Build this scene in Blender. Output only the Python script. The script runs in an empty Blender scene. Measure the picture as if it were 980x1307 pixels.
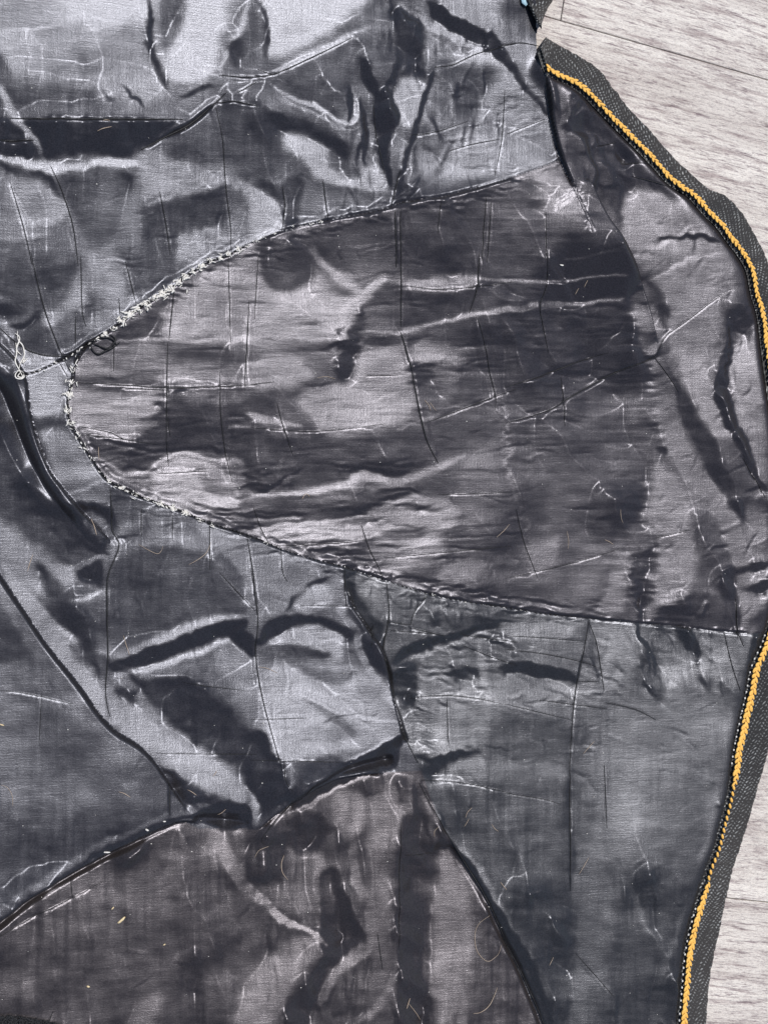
import bpy, bmesh, math, random
import numpy as np
from mathutils import Vector, Matrix
sc = bpy.context.scene
# ---------------- camera, sky, sun, exposure ----------------
TILT = math.radians(16.0); DIST = 0.9; FPX = 1800.0
cam = bpy.data.cameras.new('camera'); camo = bpy.data.objects.new('camera', cam); sc.collection.objects.link(camo)
cam.sensor_fit = 'VERTICAL'; cam.sensor_height = 24.0; cam.lens = 24.0 * FPX / 1307.0
cam.clip_start = 0.01; cam.clip_end = 50
camo.location = (-math.sin(TILT) * DIST, 0, math.cos(TILT) * DIST); camo.rotation_euler = (0, -TILT, 0)
sc.camera = camo
SUN_EL = math.radians(70.0); SUN_AZ = math.radians(25.0)      # azimuth from +Y towards +X
LDIR = np.array([math.sin(SUN_AZ) * math.cos(SUN_EL), math.cos(SUN_AZ) * math.cos(SUN_EL), math.sin(SUN_EL)])
w = bpy.data.worlds.new('World'); sc.world = w; w.use_nodes = True
nt = w.node_tree; bg = nt.nodes['Background']
sky = nt.nodes.new('ShaderNodeTexSky'); sky.sky_type = 'NISHITA'; sky.sun_disc = False
sky.sun_elevation = SUN_EL; sky.sun_rotation = SUN_AZ
nt.links.new(sky.outputs[0], bg.inputs[0]); bg.inputs[1].default_value = 0.095
sun = bpy.data.lights.new('sun', 'SUN'); sun.energy = 3.6; sun.angle = math.radians(3.0); sun.color = (1, 0.972, 0.94)
suno = bpy.data.objects.new('sun', sun); sc.collection.objects.link(suno)
suno.rotation_euler = Vector(LDIR).to_track_quat('Z', 'Y').to_euler()
sc.view_settings.view_transform = 'Standard'; sc.view_settings.look = 'None'
sc.view_settings.exposure = 0; sc.view_settings.gamma = 1
sc.cycles.max_bounces = 5; sc.cycles.diffuse_bounces = 2; sc.cycles.glossy_bounces = 3

def new_mat(name, base=(0.5,)*3, rough=0.5, spec=0.5):
    m = bpy.data.materials.new(name); m.use_nodes = True
    b = m.node_tree.nodes['Principled BSDF']
    b.inputs['Base Color'].default_value = (*base, 1); b.inputs['Roughness'].default_value = rough
    b.inputs['Specular IOR Level'].default_value = spec
    return m, m.node_tree, b
def lining_material(name='black_satin_lining', base=(0.021, 0.0195, 0.0215), tint=(0.85, 0.875, 1.0)):
    m, nt, b = new_mat(name, base, 0.30, 0.55)
    N = nt.nodes.new; L = nt.links.new
    b.inputs['Specular Tint'].default_value = (*tint, 1)
    tc = N('ShaderNodeTexCoord'); prev = None
    # weave grain, silky slubs along the weft, fainter ones along the warp, soft unevenness
    for sc_, det, stg, dist in (((2300, 1900, 2000), 1.0, 0.42, 0.00015), ((90, 1100, 400), 3.0, 0.4, 0.00011), ((900, 80, 400), 3.0, 0.35, 0.0001), ((26, 30, 26), 4.0, 0.2, 0.0005)):
        mp = N('ShaderNodeMapping'); mp.inputs['Scale'].default_value = sc_; L(tc.outputs['Object'], mp.inputs[0])
        n = N('ShaderNodeTexNoise'); n.inputs['Scale'].default_value = 1.0; n.inputs['Detail'].default_value = det; n.inputs['Distortion'].default_value = 0.2; L(mp.outputs[0], n.inputs['Vector'])
        bp = N('ShaderNodeBump'); bp.inputs['Strength'].default_value = stg; bp.inputs['Distance'].default_value = dist; L(n.outputs[0], bp.inputs['Height'])
        if prev: L(prev, bp.inputs['Normal'])
        prev = bp.outputs[0]
    L(prev, b.inputs['Normal'])
    # each yarn crossing takes the dye and the light a little differently
    g = N('ShaderNodeTexNoise'); g.inputs['Scale'].default_value = 1.0; g.inputs['Detail'].default_value = 2.0; g.inputs['Roughness'].default_value = 0.7
    mg = N('ShaderNodeMapping'); mg.inputs['Scale'].default_value = (1150, 1500, 1300); L(tc.outputs['Object'], mg.inputs[0]); L(mg.outputs[0], g.inputs['Vector'])
    r1 = N('ShaderNodeMapRange'); L(g.outputs[0], r1.inputs[0]); r1.inputs[1].default_value = 0.32; r1.inputs[2].default_value = 0.68; r1.inputs[3].default_value = 0.46; r1.inputs[4].default_value = 0.68; L(r1.outputs[0], b.inputs['Specular IOR Level'])
    cr = N('ShaderNodeValToRGB'); L(g.outputs[0], cr.inputs[0]); cr.color_ramp.elements[0].position = 0.36; cr.color_ramp.elements[1].position = 0.66
    cr.color_ramp.elements[0].color = (*[c * 0.7 for c in base], 1); cr.color_ramp.elements[1].color = (*[c * 1.4 for c in base], 1); L(cr.outputs[0], b.inputs['Base Color'])
    return m
# ---------------- the lie of the cloth ----------------
# Tone the satin should reach where it faces or turns from the sun; the relief solver below turns it into real folds.
# T(ox,oy) opens a tile; P = patch(value, softness, outline), S = ridge/valley stroke(value, width, softness, path)
# K = sharp crease cut in the cloth (width, depth mm, path); coordinates inside a tile are 1/2.97 of a unit (0.5 mm)
ITEMS = []; CREASES = []; O = [0, 0, 2.97]
def T(ox, oy, k=2.97): O[:] = [ox, oy, k]
def _c(a): return [(O[0] + a[i] / O[2], O[1] + a[i + 1] / O[2]) for i in range(0, len(a), 2)]
def P(v, f, *a): ITEMS.append(('P', v, f / O[2], 0, _c(a)))
def S(v, wd, f, *a): ITEMS.append(('S', v, f / O[2], wd / O[2], _c(a)))
def K(wd, dp, *a): CREASES.append((wd, dp, _c(a)))
# tile 1
T(0,0)
P(152,60,-60,-60,1000,-60,1000,330,640,400,0,420,-60,420); P(200,60,260,-40,580,-40,560,60,420,90,300,60)
P(140,50,60,110,540,110,590,300,300,330,60,250); P(192,22,720,-40,970,-40,900,100,845,230,790,300,700,312,645,260,650,150,690,60)
P(108,20,610,-40,705,-40,690,90,650,170,620,160); S(75,26,10,560,-40,580,130,605,220,630,340,640,400)
S(175,10,5,0,105,150,90,260,80); S(170,9,5,330,105,430,85,540,70)
P(98,40,0,290,200,300,380,360,470,420,420,434,60,432,-20,380); P(85,14,-40,180,20,210,55,330,55,430,-40,440)
P(50,18,80,452,660,452,540,565,420,582,250,575,190,600,150,520); P(60,12,-40,445,60,445,150,530,150,590,-40,560)
S(155,24,8,-20,230,25,350,60,440,150,520,195,600); S(195,30,9,-30,585,100,610,200,628,350,625,500,600,600,620)
P(62,10,-20,610,100,640,200,645,245,745,150,695,60,655); P(172,18,60,690,200,700,250,790,205,860,100,845,60,760)
P(118,20,-30,650,50,690,80,900,-30,900); P(100,20,80,860,270,850,290,980,60,980); P(112,20,-30,900,90,910,110,1000,-30,1000)
P(74,20,260,645,430,640,440,850,350,870,300,830); P(66,10,440,650,500,650,500,700,450,760); P(125,30,340,860,520,760,540,1000,330,1000)
P(150,30,540,560,700,600,860,620,860,690,700,730,580,790,540,700); P(88,14,560,770,700,720,870,690,870,890,700,900,600,980,540,980)
P(158,24,700,890,860,860,860,960,700,1000); P(142,20,880,690,1000,680,1000,1000,880,1000); P(80,14,890,715,970,760,960,800,900,770)
P(100,16,640,480,850,400,860,620,760,640,620,560); P(72,16,850,390,1000,400,1000,690,870,680)
P(122,20,640,310,860,290,860,340,720,440,560,420); S(70,16,6,690,352,780,322,835,322)
S(150,8,4,190,612,560,612); S(60,10,5,470,320,540,400); S(70,8,4,385,330,430,390)
K(1.7,2.2,40,437,400,445,700,443); K(2.2,3.0,540,558,640,505,720,465,800,400,865,340); K(3.2,3.0,640,505,720,465,800,400); K(1.8,1.8,-20,522,130,522)
K(1.3,1.2,840,275,980,280,1060,265); K(1.3,1.2,910,340,980,300); K(1.3,1.4,830,380,900,377,980,395)
K(1.6,1.2,195,620,240,720,280,850,300,1000); K(1.4,1.0,40,680,90,850,125,1000); K(1.4,1.0,610,720,635,850,650,960); K(1.5,1.1,825,400,850,520,862,700,880,850,880,940)
# tile 2
T(325,0)
P(112,40,-20,-60,1000,-60,1000,700,0,900); P(190,26,60,-60,440,-60,350,60,180,170,80,210,50,150); S(92,20,8,20,-20,50,100,70,210)
S(155,28,10,90,262,200,200,330,140,430,100); P(92,16,120,290,300,180,430,120,500,100,530,200,500,340,430,300,370,300,340,400,300,440,200,370)
P(48,8,415,195,450,220,482,352,450,340,425,280); P(62,14,530,10,600,50,660,90,665,180,640,300,560,320,520,300,540,180); S(45,12,5,530,-20,540,200,525,300,470,370,470,440)
P(150,30,730,-40,1000,-40,1000,150,880,140,760,50); S(182,16,5,560,0,700,100,870,190,990,295); P(58,8,670,-20,730,10,850,120,945,165,900,192,850,178,720,90)
P(58,6,880,192,930,185,990,245,990,285,940,250); S(60,12,5,700,160,690,250,650,400,620,480,590,600,570,720); P(130,12,640,90,690,110,680,200,655,260,640,180)
P(188,14,540,325,600,320,640,400,620,468,560,480,530,400); S(150,20,8,575,250,585,320); P(58,8,470,385,520,330,545,460,520,560,530,690,500,650,475,520)
P(120,8,532,490,580,490,570,640,545,640); S(175,12,4,80,320,200,372,300,435,345,458,385,445,390,380,375,310); S(150,8,3,90,345,200,400,300,465,360,482,400,465)
P(58,8,360,310,345,400,365,430,380,400,372,330); P(64,16,0,370,80,400,200,440,300,495,350,520,370,600,300,560,200,500,120,480,60,460); S(42,24,6,405,360,430,480,437,610)
P(188,16,110,500,180,500,270,540,290,620,380,665,430,620,480,610,510,680,510,720,420,722,280,695,230,650,190,600,140,560)
P(72,12,-10,690,90,695,110,785,0,735); P(80,8,110,690,185,700,185,840,120,860); P(112,14,190,695,500,725,515,765,300,825,200,850); P(168,10,-10,745,100,790,110,860,-10,915)
P(88,24,760,280,850,280,850,400,780,420); P(152,24,880,340,960,330,950,480,860,500); S(160,10,5,755,285,762,420); P(138,24,640,580,900,560,930,640,700,690)
P(150,14,700,200,880,200,940,290,760,280,720,270); S(172,12,5,0,933,290,848,520,798,720,760,980,690)
P(160,20,130,890,215,890,235,1000,130,1000); P(82,24,225,870,520,805,530,1000,245,1000); P(95,30,570,780,1000,710,1000,1000,570,1000)
K(1.4,1.2,20,250,70,268,110,260,260,190,380,130); K(1.3,1.0,690,245,760,235,860,190,1000,155); K(1.2,.8,745,565,830,540,940,520); K(1.2,.6,600,505,700,490,820,450); K(1.2,.7,960,330,950,500,920,660)
K(1.3,.9,112,700,122,780,108,870); K(1.6,1.0,265,680,285,830); K(1.4,1.2,560,640,545,700,525,780); K(1.6,1.6,538,790,545,990); K(1.4,1.2,558,790,562,990); K(1.3,.8,885,740,870,990); K(1.3,.8,905,760,890,990); K(1.1,.5,712,750,700,880); K(1.2,.7,460,380,470,480,500,650)
# tile 3
T(650,0)
P(92,24,-10,-60,120,-60,140,140,0,150); P(120,16,-10,60,40,60,40,130,-10,150); S(130,10,4,0,140,60,138,135,148)
P(150,20,-10,175,150,175,180,430,-10,430); P(72,6,-10,215,40,240,100,330,165,420,130,402,80,350,30,270); P(165,16,0,420,170,440,190,520,0,520); P(140,16,0,520,190,540,200,600,0,640)
S(160,12,5,0,685,100,655,205,612); P(168,18,120,665,210,680,270,740,280,820,220,840,140,780); P(108,20,-10,700,110,700,120,800,-10,810)
P(62,20,-10,820,220,860,300,800,440,880,470,1010,-10,1010); S(135,9,4,40,880,140,912,300,920,440,905)
P(48,14,150,240,260,300,480,500,700,720,880,980,480,980,440,850,330,620,200,480)
P(112,8,175,295,230,325,228,430,200,465,188,380); S(40,10,4,200,420,285,350); S(120,12,5,240,450,300,400,340,470); S(118,12,5,200,480,250,520,320,590)
P(84,14,215,520,300,560,360,680,420,800,340,760,250,640); S(34,38,10,240,430,290,520,335,600,400,720,445,830); P(72,12,300,380,400,440,480,560,460,640,380,560)
P(52,10,420,520,520,560,640,720,560,720,470,640); P(150,20,450,740,560,715,660,740,720,800,560,840,460,860); P(122,16,470,860,720,790,860,950,860,1000,500,1000)
S(168,12,4,460,870,560,838,730,785); S(168,12,4,470,940,560,905,660,820); S(160,8,4,600,870,700,850,800,860); P(88,8,560,765,650,770,600,800); P(38,6,690,890,830,880,800,905,720,915); P(150,10,620,930,800,920,840,980,640,990)
K(1.2,.7,0,500,60,475,150,440); K(1.2,1.0,-30,165,60,150,140,163); K(1.3,.8,345,545,420,530); K(1.3,.8,440,610,560,610); K(1.2,.7,148,800,148,1000); K(1.3,.9,480,660,620,700)
# tile 4
T(0,325)
P(84,20,-30,-10,130,-10,150,170,0,160); P(84,16,130,0,300,0,260,90,160,160); P(152,14,150,190,240,125,310,60,320,160,260,235,180,262); P(82,16,320,0,560,0,600,100,500,130,380,100)
P(132,16,350,200,500,140,560,130,500,200,420,260,340,290); P(88,14,530,0,640,0,660,90,600,120); S(142,30,10,-10,165,70,165,150,190); P(60,10,-20,190,90,190,100,215,0,240); S(60,26,8,50,270,100,260,165,205)
P(92,12,60,300,200,270,235,360,140,365); P(140,10,0,230,50,270,60,320,0,260); P(164,12,90,375,250,395,270,470,110,480,60,430); P(172,14,105,480,250,480,240,600,120,610); P(92,10,120,625,255,625,260,650,130,660)
P(146,16,150,665,290,690,390,850,240,880,180,780); P(118,16,240,870,400,860,420,1000,250,1000); S(150,12,5,250,910,350,880,410,865)
P(58,16,-40,600,30,640,100,760,180,980,-40,1000); P(66,20,-40,640,40,700,80,860,120,1000,-40,1000)
P(70,8,490,262,640,200,645,322,440,325); P(86,10,610,185,770,175,765,230,640,230); P(164,22,770,70,1000,40,1000,310,650,318,650,240); P(112,10,790,300,850,290,930,310,920,322,800,322)
P(112,16,440,332,640,332,640,470,440,475,300,440,330,380); P(150,14,330,380,430,420,480,450,300,450); P(98,14,650,332,950,332,930,400,650,400); P(142,16,650,405,940,410,980,480,650,480)
P(158,20,285,510,630,515,640,545,520,650,460,740,300,640,280,580); P(78,8,645,545,840,560,1000,580,1000,765,860,745,700,732,560,785,500,805,455,812,520,700,600,600)
S(80,12,5,310,660,420,700,520,720,600,720); P(110,10,330,690,470,740,450,800,380,770); S(172,12,4,380,765,480,832,560,812,700,745,850,770,980,775)
P(166,14,580,825,700,755,800,775,880,860,900,960,600,960,570,880); P(122,10,740,790,830,800,885,900,800,905); S(150,10,4,880,870,1000,860); P(112,12,900,880,1000,880,1000,980,920,980); P(130,14,420,850,560,860,580,920,480,880)
S(178,7,3,440,320,700,318,980,318); S(130,6,3,860,620,1000,625); S(140,5,3,870,655,980,650); P(90,16,430,870,540,920,540,1000,430,1000)
K(1.7,1.4,120,-10,150,120,180,230,215,320,240,380,270,440); K(1.4,1.0,310,0,315,200,330,270); K(1.3,.9,480,20,520,180); K(1.5,1.0,290,230,290,340); K(1.2,.7,455,160,460,240); K(1.8,1.4,-10,262,80,340,160,375,240,380,300,372)
K(1.5,1.1,640,332,637,520,635,700); K(1.3,.8,635,700,645,800); K(1.6,1.2,665,130,645,320); K(1.4,1.0,950,170,942,330,930,520); K(1.4,1.0,838,440,842,600,860,740,885,860); K(1.2,.6,870,0,880,330); K(1.5,1.1,290,482,450,490,640,502,760,500,980,490); K(1.2,.8,440,500,640,512)
K(1.2,.8,435,330,435,440); K(1.2,.8,310,650,420,672,480,700,600,718); K(1.2,.9,330,680,480,700); K(1.2,.9,640,620,650,690); K(1.2,.7,600,830,800,818); K(1.3,1.0,420,880,430,1000); K(1.1,.6,225,400,260,460)
# tile 5
T(325,325)
P(162,26,-10,10,120,10,300,60,400,120,340,300,-10,312); P(88,14,120,0,190,0,205,120,140,120); P(96,12,250,20,330,60,370,130,300,130); P(118,16,100,270,190,180,230,230,130,272)
P(102,16,300,-10,560,-10,560,85,420,120,380,60); S(184,18,6,325,300,360,200,420,130,500,95,560,97); P(98,12,430,150,520,112,560,120,555,220,470,255,420,280); S(52,16,5,325,295,345,260)
P(96,20,575,-10,870,-10,870,70,580,90); P(172,14,580,110,700,72,850,82,850,115,660,130); P(74,12,580,215,620,165,750,132,850,128,830,205,700,250,575,272); P(86,14,870,110,1000,110,1000,210,840,220)
S(182,6,3,-10,320,200,318,330,305); S(172,9,3,420,285,560,285,700,250,820,230,1000,212); P(62,5,420,180,428,240,400,340,370,462,325,462,330,370,380,260); P(96,14,-10,332,320,330,310,365,-10,380)
P(166,20,-10,385,180,380,240,450,140,500,-10,500); P(110,14,190,400,320,340,310,470,240,450); P(152,18,390,310,470,330,560,380,600,600,400,620,370,500); P(85,10,440,298,560,298,550,330,440,335)
P(168,22,180,510,420,500,600,560,620,620,420,660,300,680,230,640); P(84,14,-10,545,70,545,120,620,240,665,240,690,-10,655); P(140,8,-10,600,80,620,200,660,120,650,0,630)
P(78,14,-10,690,240,702,420,690,600,655,680,700,700,785,560,835,400,840,250,880,-10,892); S(165,30,9,-10,905,150,905,300,882,420,840,560,860,700,815); P(92,10,-10,925,500,900,680,900,560,960,-10,1000)
P(74,10,590,300,740,300,740,330,600,340); P(138,14,690,270,810,262,830,330,760,380,640,420,610,380); P(62,10,600,415,700,430,690,500,620,500); P(48,8,830,232,880,232,900,330,840,320); P(74,20,740,400,1000,330,1000,500,760,600)
P(100,16,690,430,790,380,760,560,660,600); S(150,9,3,560,665,640,630,750,590,920,525,1000,495); P(76,10,650,650,900,550,930,570,880,640,800,740,720,770)
P(114,30,720,780,880,640,940,560,1000,540,1000,1000,720,1000); S(150,9,4,935,550,960,700,985,860); P(148,14,600,920,700,910,720,1000,600,1000); S(150,6,3,690,760,810,740)
K(1.6,1.2,543,-10,543,45); K(1.6,1.4,562,-10,560,270); K(2.0,1.6,558,290,575,340,600,440); K(2.0,1.8,600,440,635,620,660,710,700,790); K(1.3,.9,850,240,880,340,900,450,920,540,915,590); K(1.7,1.3,860,-10,850,120,820,220); K(1.2,.6,20,0,5,240)
K(1.4,1.1,650,638,750,600,920,535,1000,508); K(1.2,.6,-10,490,80,480); K(1.2,.7,420,458,550,455); K(1.3,.9,90,560,110,640,150,760); K(1.1,.6,-10,655,250,668,500,640); K(1.1,.5,700,910,980,900); K(1.2,.6,580,115,700,128,850,118,980,100)
# tile 6
T(650,325)
P(42,14,-10,-20,480,-20,500,80,480,160,200,188,-10,212); P(22,14,170,-20,480,-20,500,80,470,155,200,180); S(105,8,4,-10,102,150,95,300,80,440,75,480,62); S(130,8,4,-10,212,120,190,300,185,480,165)
P(62,20,-10,225,480,180,510,300,520,420,200,520,-10,640); P(100,16,-10,240,50,250,50,470,-10,480); P(50,14,250,280,500,300,530,400,360,430,240,380); P(108,40,-10,650,250,560,420,640,440,760,380,1000,-10,1000)
P(80,24,250,580,540,470,570,700,400,700); P(56,16,440,545,550,560,540,590,450,590); P(34,6,560,725,610,730,605,752,570,750); P(62,16,390,850,520,840,530,1000,370,1000); P(146,18,550,780,630,850,690,1000,550,1000)
P(118,10,485,165,525,120,560,200,562,350,540,375,510,280); P(58,8,478,-10,565,-10,562,60,530,92,500,50); P(146,20,560,85,700,0,910,-10,905,40,820,100,700,200,620,262,570,150)
S(192,7,3,550,100,650,40,750,-10); S(152,40,12,500,190,520,330,545,430,570,560,600,680,700,850,790,1000); P(96,12,565,160,625,270,650,400,640,440,580,380)
S(74,42,10,590,395,650,520,700,650,765,770,850,930,890,1010); P(152,20,630,290,700,300,760,420,800,560,835,690,770,690,700,560,660,400); P(90,20,840,720,940,770,960,1000,900,1000)
P(82,12,710,305,860,280,870,330,800,345,700,350); P(84,10,730,150,800,130,800,165,740,185); P(132,16,870,340,1000,360,1000,560,930,640,880,560); P(48,7,828,330,862,345,862,480,880,620,945,765,900,792,850,700,810,600,788,500)
P(122,14,900,600,1000,620,1000,820,950,760); P(38,8,950,575,1000,545,1000,590,960,610); P(44,8,940,760,1000,730,1000,760); P(60,10,820,200,960,180,950,260,840,290); S(160,6,3,780,680,850,670)
S(150,8,4,740,700,850,680); S(150,10,4,900,960,1000,890)
K(1.5,1.3,-10,502,150,450,280,400,380,370); K(1.9,1.8,-10,638,150,590,250,530,400,450,530,400,565,380); K(1.4,1.1,565,380,600,310,680,250,800,160,860,130); K(1.2,.7,145,-10,150,100,125,190,130,240,155,370); K(1.1,.6,205,460,215,650)
K(1.2,.8,890,770,950,870,975,920); K(1.2,.7,560,390,620,470,650,520)
# tile 7
T(0,650)
P(90,20,-30,-10,220,-10,290,90,360,160,440,165,300,225,160,200,60,120); P(150,24,-30,-10,10,40,60,150,40,180,-30,140); P(116,40,-30,330,60,450,200,620,420,860,600,1010,-30,1010); P(92,20,-30,330,60,420,130,560,-30,560)
P(162,20,90,180,300,225,320,270,180,330,120,290); P(34,10,215,-10,420,-10,450,110,420,160,365,160,290,100); P(100,12,330,10,400,20,430,100,370,110); P(48,8,300,240,380,200,440,180,412,250,405,310,330,272)
S(140,10,5,310,225,380,185,440,150); P(86,10,255,312,320,290,372,320,310,342); S(160,16,6,200,340,300,350,400,325); P(86,14,180,345,390,370,402,470,280,480,200,420); S(162,32,12,130,330,190,430,300,510,405,545)
S(142,46,12,20,200,80,320,160,460,240,590,330,690,430,800,560,890); P(120,12,260,600,400,590,400,650,280,655); P(138,12,290,670,400,660,400,780,350,740)
P(122,20,440,60,800,120,860,200,640,160,440,260); P(86,24,440,200,640,150,860,200,940,380,800,430,600,480,430,500); S(152,30,10,420,560,600,502,750,438,960,398); P(48,7,420,592,480,560,640,500,800,450,945,418,900,480,760,530,560,592,430,628)
S(168,20,6,430,652,560,612,780,552,950,472); P(120,30,430,670,780,580,1000,540,1000,1000,600,1000,440,850); P(78,12,440,690,520,700,500,770,450,770); P(64,16,560,670,700,640,800,700,920,830,990,950,900,960,800,900,700,800)
P(152,24,440,820,600,880,800,930,600,950); P(142,14,770,60,930,100,960,260,860,190,800,120); P(96,12,830,160,900,220,970,380,880,340,820,260); P(48,8,880,480,960,470,985,560,920,530); P(140,16,820,560,940,560,980,700,860,640)
S(100,40,14,530,0,560,60,480,130); S(70,14,6,30,60,120,140,200,200)
K(1.9,1.8,425,-10,430,80,455,140,412,260,410,400,412,560,405,700,420,790); K(1.2,.6,-10,688,100,700,280,738); K(1.6,1.2,940,100,965,250,978,400); K(1.3,.8,800,40,800,230); K(1.2,.7,658,20,658,120); K(1.1,.5,540,0,540,100); K(1.2,.6,835,240,970,385); K(1.1,.5,700,660,930,690); K(1.1,.4,600,930,980,935); K(1.1,.4,160,700,150,900)
# tile 8
T(325,650)
P(88,14,-10,-20,560,-20,400,20,150,40,-10,60); P(166,12,-10,65,250,40,380,50,540,50,430,105,250,130,60,112); P(98,8,260,135,450,100,560,60,635,68,540,110,450,150,300,190,280,160); P(150,14,480,150,560,110,700,40,770,-20,740,110,640,165,500,185)
P(82,8,500,160,560,128,600,145,560,165); P(95,14,540,192,690,190,690,290,560,280); P(92,30,760,-20,1000,-20,1000,370,800,340,740,200); P(146,14,700,262,800,200,890,150,860,240,740,292); S(150,8,3,-10,70,200,50,400,20,620,10)
S(80,8,3,60,122,250,122,450,95); P(130,20,-10,120,290,225,200,300,60,420,-10,400); S(54,16,5,292,238,240,262,200,290,140,385); P(115,12,285,225,335,230,350,340,380,430,310,380,220,350); P(150,14,180,300,270,270,300,360,180,400)
P(62,10,335,215,380,250,440,380,500,440,490,540,520,640,450,590,405,480,355,360); P(122,12,420,260,500,285,505,380,440,340); S(178,16,5,320,380,380,440,400,500,440,600,500,700,560,850)
P(52,10,15,512,80,420,180,412,300,428,385,465,365,500,300,462,180,450,110,480,60,512); P(164,12,60,515,150,462,260,456,335,490,330,570,250,560,180,522); P(92,10,20,525,180,522,300,560,120,592)
P(152,26,60,610,440,610,520,860,420,900,200,950,80,940); P(112,14,180,598,300,612,400,612,340,670,260,648); P(168,16,140,600,200,640,260,720,160,700); P(112,16,205,712,260,730,340,780,380,860,330,850,280,800); P(124,16,200,830,330,830,340,890,210,880); P(128,12,400,662,480,660,480,710,410,700)
S(175,8,4,200,712,330,775,480,800,550,800)
P(44,7,330,972,420,920,552,852,565,900,520,1000,330,1000); S(160,7,3,340,962,450,895,550,848); P(52,12,-10,850,40,860,85,1000,-10,1000)
P(114,16,520,290,700,340,690,420,520,420); P(36,8,520,582,600,505,740,475,930,425,935,450,740,508,600,560); S(142,10,4,530,602,740,522,900,462,1000,440); P(72,12,700,390,900,410,900,440,700,460); P(104,16,740,345,930,372,930,400,740,390)
P(120,40,570,620,1000,600,1000,960,620,960); P(62,10,740,600,850,600,1000,615,1000,635,850,640,760,640); P(60,14,530,610,600,600,600,740,560,760); P(44,9,620,940,740,922,840,925,1000,962,840,945,720,960)
for k in range(13): S(160,5,2.4,575,755+k*12,630,748+k*12,690,765+k*12)
for k in range(12): S(70,4.5,2.2,575,761+k*12,630,754+k*12,690,771+k*12)
for k in range(8): S(140,4,2,680,830+k*9,735,835+k*9)
S(150,30,12,860,520,900,680,960,760); P(100,14,520,450,700,440,690,480,530,520)
K(1.5,1.2,-10,230,8,330,15,420,10,560,40,740,110,1000); K(1.8,1.8,505,280,515,400,495,540,520,640,540,740,580,870,625,965); K(1.3,1.0,660,330,612,390,596,440); K(1.3,1.0,510,428,600,440); K(1.3,1.0,590,450,720,480); K(1.3,.9,600,722,660,710,760,710,850,720,940,738); K(1.2,.7,800,520,900,560,1000,595); K(1.2,.8,800,480,1000,505)
K(1.1,.6,-10,955,330,960); K(1.2,.8,105,155,112,240,130,275); K(1.1,.5,-10,800,200,795); K(1.4,.9,410,60,440,150,480,230,492,270); K(1.2,.7,440,520,460,440); K(1.2,.7,500,185,760,160,980,140); K(1.1,.6,60,140,300,130,440,115); K(1.1,.6,180,365,400,370); K(1.1,.6,520,460,700,475); K(1.2,.8,345,230,350,370); K(1.1,.5,735,720,740,900); K(1.2,.7,0,-10,30,70,60,130)
# tile 9
T(650,650)
P(96,30,-10,-20,340,-20,460,160,460,400,-10,370); P(132,18,60,80,185,100,190,225,80,240); P(70,18,340,-10,500,-10,430,90,350,110); P(72,12,220,190,380,170,370,340,250,340); P(132,16,385,240,440,250,420,400,340,400)
P(38,9,470,185,540,150,535,300,522,422,490,380,470,280); P(146,20,540,-20,680,10,712,130,700,260,640,330,540,425,520,400,540,250); P(102,16,700,-20,780,0,840,160,760,300,700,300); P(58,10,790,250,855,215,860,320,800,320); P(74,10,560,412,680,332,860,332,862,452,740,452)
S(158,24,8,770,-20,850,130,882,300,872,450); P(66,12,835,-20,1000,-20,1000,150,900,60); P(124,14,880,180,1000,200,1000,360,880,440); P(44,7,885,225,960,195,1000,205,980,225,900,240); P(50,7,915,300,1000,262,1000,312,930,318); P(88,12,880,450,1000,365,1000,470); P(120,12,560,120,680,80,690,180,600,300)
P(114,40,-10,400,310,430,1000,480,860,1000,-10,1000); P(150,16,0,440,250,450,200,500,0,500); P(30,9,-10,590,150,598,240,638,255,662,120,642,-10,622); S(135,12,5,120,670,240,700,330,740); P(76,20,-10,800,230,840,230,1000,-10,1000)
P(74,14,480,590,540,510,590,690,560,752,470,722); P(128,20,590,560,700,580,730,720,600,700); P(58,9,640,452,700,550,735,552,690,460); S(42,14,5,490,442,500,490,540,522); S(44,12,4,765,462,780,505); P(136,20,740,500,850,540,880,780,790,740); P(72,9,820,670,885,760,862,825,810,722)
P(54,8,915,482,975,482,945,600,915,690); S(155,7,3,908,482,905,700,885,820); P(150,30,390,800,520,780,520,1000,380,1000); P(90,16,560,820,760,820,770,880,600,880); P(42,7,680,902,765,945,700,920); P(132,18,770,780,860,850,850,1000,760,950); P(140,16,320,460,470,460,450,620,360,700)
P(96,12,290,440,340,480,360,700,330,640,300,560); S(80,16,6,640,480,560,440); P(90,12,300,820,360,880,340,980,260,960)
K(1.2,.8,-10,480,150,490,290,502); K(1.4,1.0,-10,532,140,550,280,580,340,600); K(1.3,.9,120,725,250,742,375,758); K(1.3,.9,370,735,480,760,560,800); K(1.4,1.1,310,420,290,530,265,650,245,800,235,1000); K(1.7,1.4,865,340,870,490); K(1.3,.9,820,470,850,600,880,690); K(1.3,.9,870,470,890,520); K(1.3,.8,-10,262,160,225,330,180,420,150); K(1.2,.7,560,110,690,78); K(1.2,.7,310,430,340,520,365,690)
K(1.1,.6,270,655,345,655); K(1.1,.5,-10,740,240,800); K(1.1,.6,30,0,60,120,110,260)
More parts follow.
